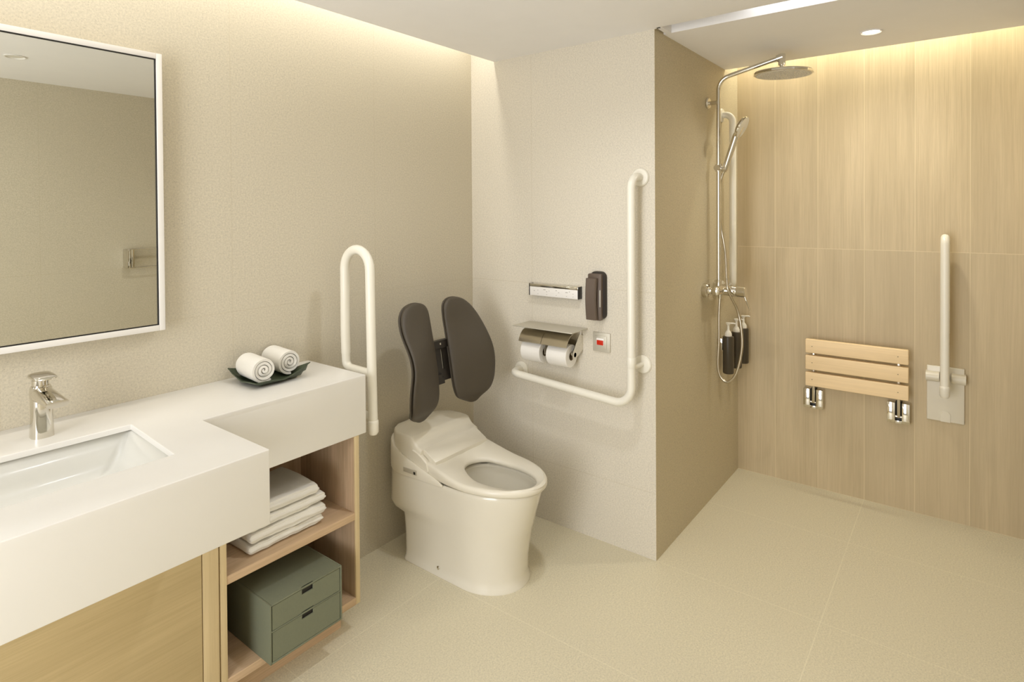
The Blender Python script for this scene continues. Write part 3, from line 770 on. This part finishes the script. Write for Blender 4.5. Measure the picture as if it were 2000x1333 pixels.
# ================================================================ TOILET
XC = -0.445
t = thing('toilet', 'white one-piece bidet toilet with open lidless seat in the corner', 'toilet', (XC, -0.4, 0))
def outline(z, w_r, w_f, yb, yf, ysplit, rb, n=72, exf=2.0):
    """plan outline: straight sides, rounded back corners of radius rb, elliptic front"""
    pts = []
    nf = n//2
    for k in range(nf+1):                       # front half, from +x side round the nose to -x side
        a = PI*k/nf; c, s = math.cos(a), math.sin(a)
        pts.append((XC+w_f*abs(c)**(2/exf)*(1 if c >= 0 else -1), ysplit+(yf-ysplit)*abs(s)**(2/exf), z))
    m = 10
    for k in range(1, m+1):                     # left side going back
        s = k/m; e = s*s*(3-2*s); pts.append((XC-(w_f+(w_r-w_f)*e), ysplit+(yb-rb-ysplit)*s, z))
    for k in range(1, 9):
        a = PI/2*k/8; pts.append((XC-w_r+rb-rb*math.cos(a), yb-rb+rb*math.sin(a), z))
    for k in range(1, 10):
        pts.append((XC-w_r+rb+(2*w_r-2*rb)*k/10, yb, z))
    for k in range(0, 8):
        a = PI/2*(1-k/8); pts.append((XC+w_r-rb+rb*math.cos(a), yb-rb+rb*math.sin(a), z))
    for k in range(0, m):
        s = 1-k/m; e = s*s*(3-2*s); pts.append((XC+(w_f+(w_r-w_f)*e), ysplit+(yb-rb-ysplit)*s, z))
    return pts
bm = bmesh.new()
L = [outline(0.000, .147, .147, -.128, -.632, -.46, .03), outline(0.006, .147, .147, -.128, -.632, -.46, .03),
     outline(0.016, .141, .141, -.130, -.625, -.46, .03), outline(0.04, .140, .139, -.131, -.624, -.46, .03),
     outline(0.10, .141, .140, -.131, -.628, -.46, .03), outline(0.17, .146, .145, -.131, -.640, -.455, .03),
     outline(0.195, .150, .148, -.128, -.646, -.45, .03), outline(0.215, .166, .150, -.085, -.652, -.45, .04),
     outline(0.235, .174, .153, -.035, -.658, -.445, .10), outline(0.27, .179, .158, -.028, -.668, -.44, .13),
     outline(0.32, .182, .164, -.026, -.684, -.43, .14), outline(0.355, .1835, .168, -.025, -.694, -.43, .145),
     outline(0.366, .1835, .168, -.025, -.696, -.43, .145), outline(0.371, .180, .164, -.029, -.692, -.43, .14)]
# inner bowl
def bowl(z, a, b, yc): 
    c0 = outline(z, a, a, 0, 0, 0, 0.01); out = []
    for q in c0:
        pass
    ref = L[-1]; out = []
    for (x, y, _) in ref:
        ang = math.atan2((y-yc)/b, (x-XC)/a); out.append((XC+a*math.cos(ang), yc+b*math.sin(ang), z))
    return out
L += [bowl(0.371, .112, .170, -.515), bowl(0.364, .106, .164, -.515), bowl(0.345, .110, .168, -.515), bowl(0.30, .102, .155, -.512), bowl(0.25, .08, .12, -.50), bowl(0.21, .055, .075, -.48)]
R = add_loft(bm, L, True, False)
finish('pedestal', bm, M_CER, t, True, 50)
bm = bmesh.new(); add_loft(bm, [bowl(0.232, .0685, .098, -.49), bowl(0.20, .05, .06, -.48)]); finish('bowl_water', bm, M_WATER, t, True)
# plastic side skirt above the ceramic: top edge falls from back to front
bm = bmesh.new(); rings = []
def skirt(z_fn, inset, yf_end=-0.37):
    base = outline(0, .1870, .176, -.024, -.80, -.40, .13, 72); return base
ring0 = [q for q in outline(0, .1875, .1765, -.022, -.80, -.385, .15, 72)]
sel = [q for q in ring0 if q[1] >= -0.3851]          # open U strip; ordered left-back-right
i0 = next(i for i, q in enumerate(ring0) if q[1] >= -0.3851 and q[0] < XC and ring0[i-1][1] < -0.3851)
seq = []
k = i0
while ring0[k % len(ring0)][1] >= -0.3851: seq.append(ring0[k % len(ring0)]); k += 1
def ztop(y): 
    s = min(1, max(0, (y+0.385)/0.335)); return 0.374+0.104*s**0.9
prof_rows = []
for (x, y, _) in seq:
    nx = (x-XC)/0.19; zt_ = ztop(y)
    ins = lambda d: (XC+(x-XC)*(1-d/0.187), y-(d if y > -0.16 else 0)*max(0, (y+0.16)/0.14))
    row = [(x, y, 0.3675), (x, y, zt_-0.006)]
    xi, yi = ins(0.004); row.append((xi, yi, zt_)); xi, yi = ins(0.009); row.append((xi, yi, zt_-0.001)); xi, yi = ins(0.030); row.append((xi, yi, zt_-0.014)); row.append((xi, yi, 0.3675))
    prof_rows.append(row)
V = [[bm.verts.new(q) for q in row] for row in prof_rows]
for A, B in zip(V, V[1:]):
    for k in range(6): bm.faces.new((A[k], A[(k+1) % 6], B[(k+1) % 6], B[k]))
bm.faces.new(V[0]); bm.faces.new(V[-1])
sk = finish('side_cover', bm, M_PLW, t, True, 40)
# control patch on the side cover (left, facing the room)
box('sensor_patch', XC-0.1890, XC-0.1865, -0.262, -0.190, 0.383, 0.400, M_SIL, sk, 0.0005)
tag(box('sensor_dot', XC-0.1897, XC-0.1885, -0.258, -0.248, 0.385, 0.395, M_DCHR, sk, 0), 'small black square')
# tank lid, lofted front to back
bm = bmesh.new(); rings = []
def lid_hw(y):
    if y > -0.16: return 0.150*max(0.02, 1-((y+0.16)/0.133)**2.3)**0.5
    return 0.150
prof = [(-0.0275, 0.480), (-0.0290, 0.494), (-0.033, 0.502), (-0.045, 0.508), (-0.07, 0.512), (-0.12, 0.515), (-0.17, 0.516), (-0.205, 0.514), (-0.217, 0.510), (-0.226, 0.499), (-0.236, 0.488), (-0.248, 0.480), (-0.262, 0.475), (-0.266, 0.4735)]
for y, zc in prof:
    hw = lid_hw(y); row = []; k_ = min(1, hw/0.15)
    row = [(XC+x*k_ if abs(x) < 0.2 else x, y, zc+dz) for x, dz in ((0.172, -0.085), (0.170, -0.034), (0.167, -0.010), (0.163, -0.003), (0.157, -0.0005), (0.10, 0.0), (0.0, 0.001),
           (-0.10, 0.0), (-0.157, -0.0005), (-0.163, -0.003), (-0.167, -0.010), (-0.170, -0.034), (-0.172, -0.085))]
    row = [(XC+(q[0]-XC), q[1], max(q[2], 0.40)) for q in row]
    rings.append(row)
add_loft(bm, rings); finish('tank_lid', bm, M_PLW, t, True, 40)
# sloping front panel with hinge cheeks
bm = bmesh.new()
pv = [(-0.264, 0.474), (-0.272, 0.4715), (-0.322, 0.4455), (-0.330, 0.439), (-0.332, 0.400), (-0.264, 0.400)]
rows = []
for xx in (XC-0.152, XC-0.150, XC+0.150, XC+0.152):
    d = 0.002 if abs(xx-XC) > 0.151 else 0
    rows.append([(xx, y, z-d) for y, z in pv])
add_loft(bm, rows); finish('front_panel', bm, M_PLW, t, True, 40)
for s in (-1, 1):
    bm = bmesh.new(); rows = []
    for xx in (0.1535, 0.158, 0.170, 0.1735):
        dd = 0.003 if xx in (0.1535, 0.1735) else 0
        rows.append([(XC+s*xx, y, z-dd) for y, z in ((-0.225, 0.470), (-0.250, 0.464), (-0.275, 0.452), (-0.300, 0.436), (-0.31, 0.405), (-0.225, 0.405))])
    add_loft(bm, rows)
    finish('hinge_cheek', bm, M_PLW, t, True, 40)
# seat ring
def seat_top(y): 
    s = min(1, max(0, (y+0.50)/0.26)); return 0.401+0.040*s*s*(3-2*s)
so = outline(0, .168, .173, -.232, -.716, -.44, .02, 72)
def inner(x, y, a, b, yc):
    ang = math.atan2((y-yc)/b, (x-XC)/a); return XC+a*math.cos(ang), yc+b*math.sin(ang)
rows = []
for (dout, dz, kind) in ((0.004, -0.026, 'o'), (0.0, -0.021, 'o'), (0.0, -0.010, 'o'), (0.004, -0.003, 'o'), (0.012, 0.0, 'o')):
    row = []
    for (x, y, _) in so:
        vx, vy = x-XC, y+0.47; l = math.hypot(vx, vy); x2, y2 = x-vx/l*dout, y-vy/l*dout
        row.append((x2, y2, seat_top(y2)+dz*(1+1.1*max(0, (seat_top(y2)-0.401)/0.04)) if dz < -0.01 else seat_top(y2)+dz))
    rows.append(row)
for (a, b, dz) in ((.125, .195, -0.004), (.104, .164, -0.009), (.099, .158, -0.013), (.098, .156, -0.022), (.100, .158, -0.027)):
    row = []
    for (x, y, _) in so:
        x2, y2 = inner(x, y, a, b, -.522); row.append((x2, y2, min(seat_top(y2), 0.412)+dz if a < .11 else seat_top(y2)+dz))
    rows.append(row)
bm = bmesh.new(); V = [[bm.verts.new(q) for q in r_] for r_ in rows]; n = len(so)
for i in range(len(V)):
    A, B = V[i], V[(i+1) % len(V)]
    for k in range(n): bm.faces.new((A[k], A[(k+1) % n], B[(k+1) % n], B[k]))
finish('seat', bm, M_PLW, t, True, 60)
lathe('bolt_cap', [(0.007, 0.0), (0.007, 0.003), (0.004, 0.005), (0.0, 0.005)], (XC-0.1405, -0.330, 0.030), (-1, 0, 0), M_CHR, t, 16)
tube('seat_bumper', [(XC-0.150, -0.30, 0.395), (XC-0.176, -0.30, 0.395)], 0.006, M_SIL, t, 12)

# ================================================================ BACKREST
XP = -0.450
t = thing('backrest', 'dark brown two-winged backrest mounted on the wall behind the toilet', 'backrest', (XP, 0, 0.78))
tab = [(0.580, .150, -.255, .158, -.257), (0.583, .134, -.253, .172, -.257), (0.590, .119, -.252, .184, -.259), (0.600, .098, -.251, .199, -.263),
       (0.613, .072, -.252, .214, -.275), (0.63, .056, -.253, .227, -.293), (0.66, .046, -.250, .236, -.304), (0.69, .043, -.245, .240, -.309),
       (0.72, .041, -.241, .240, -.312), (0.75, .040, -.236, .238, -.315), (0.78, .040, -.230, .234, -.316), (0.81, .040, -.224, .231, -.312), (0.84, .040, -.218, .229, -.301),
       (0.87, .040, -.213, .228, -.284), (0.90, .041, -.207, .228, -.262), (0.93, .041, -.201, .225, -.241), (0.96, .042, -.196, .217, -.221),
       (0.985, .044, -.192, .204, -.205), (1.003, .050, -.189, .187, -.195), (1.016, .060, -.187, .169, -.188), (1.025, .076, -.186, .146, -.186), (1.030, .098, -.185, .122, -.185)]
def pad(sgn, shell):
    bm = bmesh.new(); rings = []
    N = len(tab)
    for i, (z, di, yi, do, yo) in enumerate(tab):
        A = Vector((XP+sgn*di, yi, z)); B = Vector((XP+sgn*do, yo, z)); w = (B-A).length
        C_ = (A+B)/2; u = (B-A).normalized(); nrm = Vector((0, 0, 1)).cross(u); 
        if nrm.y > 0: nrm = -nrm               # nrm points towards the sitter (-y)
        e = min(1.0, min(i, N-1-i)/4.0); e = (1-(1-e)**2)**0.5 if e < 1 else 1
        if not shell:
            hf, hb = 0.017*(0.15+0.85*e), 0.010*(0.3+0.7*e); hw = w/2*0.985; sh = Vector((0, 0, 0))
        else:
            hf, hb = 0.006*(0.3+0.7*e), 0.011*(0.3+0.7*e); hw = w/2*1.0+0.0005; sh = -nrm*0.012
        r_ = []
        for k in range(28):
            a = 2*PI*k/28; c, s = math.cos(a), math.sin(a)
            px = hw*abs(c)**0.62*(1 if c >= 0 else -1); pn = (hf if s > 0 else hb)*abs(s)**0.8*(1 if s >= 0 else -1)
            # the cushion surface is gently hollow towards the middle
            q = C_+u*px+nrm*(pn-0.004*(1-(px/hw)**2)*0)+sh; r_.append(q)
        rings.append(r_)
    add_loft(bm, rings)
    return bm
for s, nm in ((-1, 'left'), (1, 'right')):
    o = finish('cushion_wing', pad(s, False), M_PAD, t, True, 180)
    sub = o.modifiers.new('Subdivision', 'SUBSURF'); sub.levels = 1; sub.render_levels = 2
    o2 = finish('wing_shell', pad(s, True), M_PADB, o, True, 180)
    sub = o2.modifiers.new('Subdivision', 'SUBSURF'); sub.levels = 1; sub.render_levels = 2
def slant(y0_, z0_, z):  # follows the recline of the wings
    return y0_+(z-z0_)*0.175
bm = bmesh.new()
def qbox(xa, xb, za, zb, ya, yb):
    vs = [bm.verts.new((x, slant(y, 0.78, z), z)) for z in (za, zb) for x, y in ((xa, ya), (xb, ya), (xb, yb), (xa, yb))]
    for f in ((0, 1, 2, 3), (4, 5, 6, 7), (0, 1, 5, 4), (1, 2, 6, 5), (2, 3, 7, 6), (3, 0, 4, 7)): bm.faces.new([vs[i] for i in f])
qbox(XP-0.050, XP+0.010, 0.700, 0.835, -0.214, -0.204); qbox(XP+0.020, XP+0.050, 0.700, 0.835, -0.214, -0.204)
qbox(XP+0.010, XP+0.020, 0.700, 0.745, -0.214, -0.204); qbox(XP-0.025, XP+0.010, 0.690, 0.715, -0.217, -0.205)
qbox(XP+0.010, XP+0.020, 0.825, 0.835, -0.214, -0.204); qbox(XP-0.03, XP-0.005, 0.705, 0.73, -0.222, -0.205)
finish('slotted_plate', bm, M_BLK, t)
bm = bmesh.new(); qbox(XP-0.085, XP+0.085, 0.832, 0.862, -0.222, -0.203); finish('cross_bar', bm, M_BLK, t)
lathe('screw', [(0.0045, 0.0), (0.0045, 0.002), (0.0, 0.003)], (XP+0.006, -0.2095, 0.849), (0, -1, 0.17), M_CHR, t, 12)
bm = bmesh.new(); qbox(XP+0.011, XP+0.019, 0.745, 0.826, -0.2075, -0.2065); tag(finish('slot_insert', bm, M_SIL, t), 'pale slot in the bracket')
bm = bmesh.new(); add_tube(bm, [(XP+0.03, -0.205, 0.77), (XP+0.10, -0.10, 0.775), (XP+0.120, 0.0, 0.78)], 0.011, 12); add_box(bm, XP+0.105, XP+0.135, -0.006, 0, 0.755, 0.805, 0.002)
finish('wall_arm', bm, M_BLK, t, True)

# ================================================================ SHOWER
YW = -D; SX = 0.60; YP = -1.010
t = thing('shower_column', 'chrome shower column with round overhead rose and lever mixer', 'shower', (SX, YW, 1.02))
# riser and arm
pth = fillet([(SX, YP, 1.03), (SX, YP, 2.005), (SX, -1.272, 2.062)], [0.062], 12)
tube('riser_pipe', pth, 0.0098, M_CHR, t, 18)
lathe('wall_bracket', [(0.026, 0.0), (0.027, 0.004), (0.024, 0.010), (0.010, 0.011), (0.010, 0.05), (0.013, 0.052)], (SX, YW, 1.899), (0, -1, 0), M_CHR, t, 28)
bm = bmesh.new(); add_tube(bm, [(SX, -1.268, 2.061), (SX, -1.292, 2.066)], 0.0155, 20); add_tube(bm, [(SX, -1.288, 2.078), (SX, -1.288, 2.030)], 0.0150, 20); add_tube(bm, [(SX, -1.288, 2.034), (SX, -1.288, 2.012)], 0.010, 16)
finish('swivel_joint', bm, M_CHR, t, True, 40)
hc = Vector((SX+0.006, -1.292, 1.998)); ha = Vector((0.02, 0.03, -1)).normalized()
hd = lathe('rose_head', [(0.0, -0.014), (0.02, -0.014), (0.06, -0.009), (0.118, -0.004), (0.121, 0.0), (0.121, 0.008), (0.118, 0.010), (0.0, 0.010)], hc, ha, M_CHR, t, 56, False)
bm = bmesh.new(); a_ = Vector((1, 0, 0)); uu_ = (a_-ha*a_.dot(ha)).normalized(); vv_ = ha.cross(uu_)
add_lathe(bm, [(0.0, 0.0101), (0.114, 0.0101), (0.114, 0.0112), (0.0, 0.0112)], hc, ha, 48, False)
for ring in range(1, 11):
    rad = 0.0105*ring; cnt = int(6*ring)
    for k in range(cnt):
        a = 2*PI*k/cnt+ring*0.4; c = hc+uu_*rad*math.cos(a)+vv_*rad*math.sin(a)+ha*0.011
        add_lathe(bm, [(0.0022, 0.0), (0.0013, 0.0028)], c, ha, 6)
finish('nozzle_plate', bm, M_RUB, hd, True, 30)
# slider and hand shower
bm = bmesh.new(); add_tube(bm, [(SX-0.022, YP+0.002, 1.592), (SX+0.012, YP+0.001, 1.592)], 0.0145, 20); add_tube(bm, [(SX, YP, 1.575), (SX, YP, 1.61)], 0.0150, 18)
add_tube(bm, [(SX+0.002, YP, 1.592), (SX+0.004, YP-0.036, 1.582)], 0.012, 16); finish('slider', bm, M_CHR, t, True, 40)
h0 = Vector((SX+0.005, -1.034, 1.575)); h1 = Vector((SX+0.005, -1.088, 1.735)); h2 = Vector((SX+0.005, -1.112, 1.800))
hs = tube('hand_shower', [h0, h0+(h1-h0)*0.05, h0+(h1-h0)*0.5, h1, h2-Vector((0, 0, 0.02))], [0.010, 0.0135, 0.0145, 0.0155, 0.013], M_CHR, t, 18)
fa = Vector((0.0, -0.80, -0.42)).normalized()
lathe('spray_head', [(0.0, -0.016), (0.030, -0.014), (0.048, -0.006), (0.053, 0.003), (0.051, 0.009)], Vector((SX+0.005, -1.112, 1.775)), fa, M_CHR, hs, 36, False)
lathe('spray_face', [(0.0, 0.0095), (0.044, 0.0105), (0.0515, 0.0085), (0.040, 0.004)], Vector((SX+0.005, -1.112, 1.775)), fa, M_RUB, hs, 36, False)
# mixer
ZM = 1.020
for xx in (0.541, 0.698):
    lathe('escutcheon', [(0.033, 0.0), (0.034, 0.003), (0.034, 0.020), (0.031, 0.024), (0.018, 0.025), (0.015, 0.03), (0.015, 0.062)], (xx, YW, ZM), (0, -1, 0), M_CHR, t, 32)
tube('mixer_body', [(0.520, -1.018, ZM), (0.524, -1.018, ZM), (0.716, -1.018, ZM), (0.720, -1.018, ZM)], [0.017, 0.0205, 0.0205, 0.017], M_CHR, t, 28)
mb = lathe('cartridge_barrel', [(0.0225, 0.0), (0.0235, 0.03), (0.0235, 0.068), (0.0222, 0.070), (0.0222, 0.073), (0.0245, 0.075), (0.0245, 0.110), (0.022, 0.113), (0.0, 0.113)], (0.612, -1.016, ZM-0.004), (0, -1, 0), M_CHR, t, 32)
tag(box('logo_slot', 0.594, 0.598, -1.072, -1.044, ZM-0.004, ZM+0.001, M_DCHR, mb, 0), 'small dark slot')
bm = bmesh.new(); rings = []
for k in range(8):
    s = k/7; c = Vector((0.612, -1.118-0.030*s, ZM-0.002-0.085*s)); w_ = 0.011-0.0035*s; h_ = 0.006-0.003*s
    dv = Vector((0, -0.33, -0.94)).normalized(); nn = Vector((1, 0, 0)).cross(dv)
    rings.append([c+Vector((1, 0, 0))*w_*math.cos(2*PI*q/14)+nn*h_*math.sin(2*PI*q/14) for q in range(14)])
add_loft(bm, rings); finish('lever', bm, M_CHR, t, True, 50)
tube('pipe_union', [(SX, YP, 1.020), (SX, YP, 1.062), (SX, YP, 1.068)], [0.0135, 0.0135, 0.0105], M_CHR, t, 20)
tube('hose_outlet', [(SX+0.004, -1.014, 1.012), (SX+0.004, -1.014, 0.978)], [0.012, 0.0095], M_CHR, t, 16)
# hose (hangs in a loop, then rises behind the riser to the hand shower)
def catmull(P, n=14):
    P = [Vector(p) for p in P]; P = [P[0]]+P+[P[-1]]; out = []
    for i in range(1, len(P)-2):
        for k in range(n):
            s = k/n; a, b, c, d = P[i-1:i+3]
            out.append(0.5*((2*b)+(c-a)*s+(2*a-5*b+4*c-d)*s*s+(3*b-a-3*c+d)*s**3))
    out.append(P[-2]); return out
hose = catmull([(SX+0.004, -1.014, 0.985), (SX+0.002, -1.010, 0.90), (SX, -1.010, 0.78), (SX-0.002, -1.006, 0.66), (SX, -1.020, 0.607), (SX, -1.052, 0.592), (SX, -1.090, 0.64), (SX+0.003, -1.113, 0.745),
                (SX+0.004, -1.112, 0.84), (SX+0.002, -1.095, 0.93), (SX-0.04, -1.068, 1.02), (SX-0.03, -1.056, 1.08), (SX+0.012, -1.036, 1.20), (SX+0.018, -1.014, 1.32), (SX+0.018, -1.000, 1.43), (SX+0.016, -1.006, 1.50), (SX+0.010, -1.022, 1.55), (SX+0.005, -1.034, 1.577)], 12)
tube('hose', hose, 0.0060, M_STEEL, t, 12)

# white vertical grab bar on the return wall
t = thing('vertical_grab_bar', 'white vertical grab bar behind the chrome shower riser', 'grab bar', (0.80, YW, 1.02))
gx = 0.800
p = fillet([(gx, YW, 1.868), (gx, -1.014, 1.868), (gx, -1.014, 1.005), (gx, YW, 1.005)], [0.038, 0.038], 10)
tube('rail', p, 0.0165, M_BARW, t, 22)
for zz in (1.868, 1.005):
    lathe('flange', [(0.034, 0.0), (0.035, 0.004), (0.031, 0.009), (0.018, 0.011)], (gx, YW, zz), (0, -1, 0), M_BARW, t, 32)

# bottles in a wall rail
t = thing('bottle_rail', 'slim chrome wall rail carrying three dark pump bottles', 'wall rack', (0.89, YW, 0.74))
bm = bmesh.new(); add_box(bm, 0.725, 1.055, YW-0.008, YW, 0.735, 0.76, 0.001)
for xx in (0.765, 0.895, 1.015): add_box(bm, xx-0.012, xx+0.012, YW-0.017, YW-0.006, 0.70, 0.758, 0.001)
finish('rail', bm, M_CHR, t, True)
def bottle():
    r = thing('pump_bottle', 'x', 'bottle', (0, 0, 0), 'pump bottles on the shower wall')
    lathe('body', [(0.0, 0.0), (0.024, 0.0), (0.0262, 0.004), (0.0262, 0.176), (0.0245, 0.182), (0.013, 0.185)], (0, 0, 0), (0, 0, 1), M_BOT, r, 32, False)
    lathe('pump_collar', [(0.0, 0.184), (0.0165, 0.184), (0.0165, 0.197), (0.012, 0.206), (0.006, 0.214), (0.0052, 0.240), (0.0, 0.240)], (0, 0, 0), (0, 0, 1), M_PUMP, r, 24, False)
    bm = bmesh.new(); add_lathe(bm, [(0.0, 0.236), (0.006, 0.237), (0.0115, 0.246), (0.0115, 0.250), (0.0, 0.251)], (0, 0, 0), (0, 0, 1), 20, False)
    add_tube(bm, [(0.0, 0.0, 0.2465), (0.012, -0.022, 0.2475), (0.014, -0.030, 0.2445)], [0.0042, 0.0035, 0.0028], 10)
    finish('pump_head', bm, M_PUMP, r, True, 40)
    for z_, w_ in ((0.150, 0.012), (0.138, 0.018), (0.085, 0.006), (0.052, 0.016), (0.047, 0.012), (0.042, 0.018), (0.037, 0.014)):
        bm = bmesh.new(); n = 5; v0 = []
        a0 = math.radians(-62); dw = w_/0.0266/2
        for k in range(n+1):
            a = a0-dw+2*dw*k/n
            v0.append([bm.verts.new((rr_*math.cos(a), rr_*math.sin(a), z_+h)) for rr_, h in ((0.0266, 0), (0.0266, 0.0018), (0.0258, 0.0018), (0.0258, 0))])
        for A, B in zip(v0, v0[1:]):
            for q in range(4): bm.faces.new((A[q], A[(q+1) % 4], B[(q+1) % 4], B[q]))
        bm.faces.new(v0[0]); bm.faces.new(v0[-1])
        finish('printed_line', bm, M_LBL, r)
    return r
b0 = bottle(); bs = [b0, copy_tree(b0), copy_tree(b0)]
for b_, xx, lab in zip(bs, (0.765, 0.895, 1.015), ('dark pump bottle nearest the shower mixer, framed by the hanging hose', 'dark pump bottle in the middle of the three, half behind the hose', 'dark pump bottle nearest the wood-look shower wall')):
    b_.location = (xx, YW-0.0435, 0.588); b_['label'] = lab

# fold-up shower seat
t = thing('shower_seat', 'folded-up pine slat shower seat with chrome hinges', 'shower seat', (E, -1.51, 0.5))
for za, zb in ((0.530, 0.597), (0.610, 0.680), (0.692, 0.759)):
    box('slat', 0.980, 1.004, -1.729, -1.306, za, zb, M_PINE, t, 0.004, 3)
for yy in (-1.337, -1.690):
    box('support_strut', 1.004, 1.020, yy-0.006, yy+0.006, 0.445, 0.748, M_STEEL, t, 0.001)
    for za in (0.563, 0.645, 0.725):
        lathe('screw', [(0.0024, 0.0), (0.0, 0.0006)], (0.980, yy+0.001, za), (-1, 0, 0), M_CARD, t, 10)
for yc in (-1.333, -1.688):
    y0, y1, z0, z1 = yc-0.0435, yc+0.0435, 0.408, 0.504
    bm = bmesh.new()
    for a, b in ((y0, yc-0.013), (yc+0.013, y1)):
        vs = []
        poly = [(E, z0), (1.022, z0+0.002), (1.016, z0+0.016), (1.020, z1), (E, z1)]
        rs = [[bm.verts.new((x, y, z)) for x, z in poly] for y in (a, b)]
        for k in range(5): bm.faces.new((rs[0][k], rs[0][(k+1) % 5], rs[1][(k+1) % 5], rs[1][k]))
        bm.faces.new(rs[0][::-1]); bm.faces.new(rs[1])
    add_box(bm, 1.024, E, yc-0.013, yc+0.013, z0, z0+0.014)
    bmesh.ops.bevel(bm, geom=list(bm.edges), offset=0.0012, segments=2, affect='EDGES', profile=0.5)
    hb = finish('hinge_block', bm, M_CHR, t, True, 30)
    box('hinge_recess', 1.046, E, yc-0.013, yc+0.013, z0+0.014, z1, M_DCHR, hb, 0)
    tube('hinge_pin', [(1.034, yc-0.013, z0+0.030), (1.034, yc+0.013, z0+0.030)], 0.006, M_CHR, hb, 12)
    box('strut_foot', 1.022, 1.034, yc-0.005, yc+0.003, z0+0.03, z1, M_STEEL, hb, 0.001)
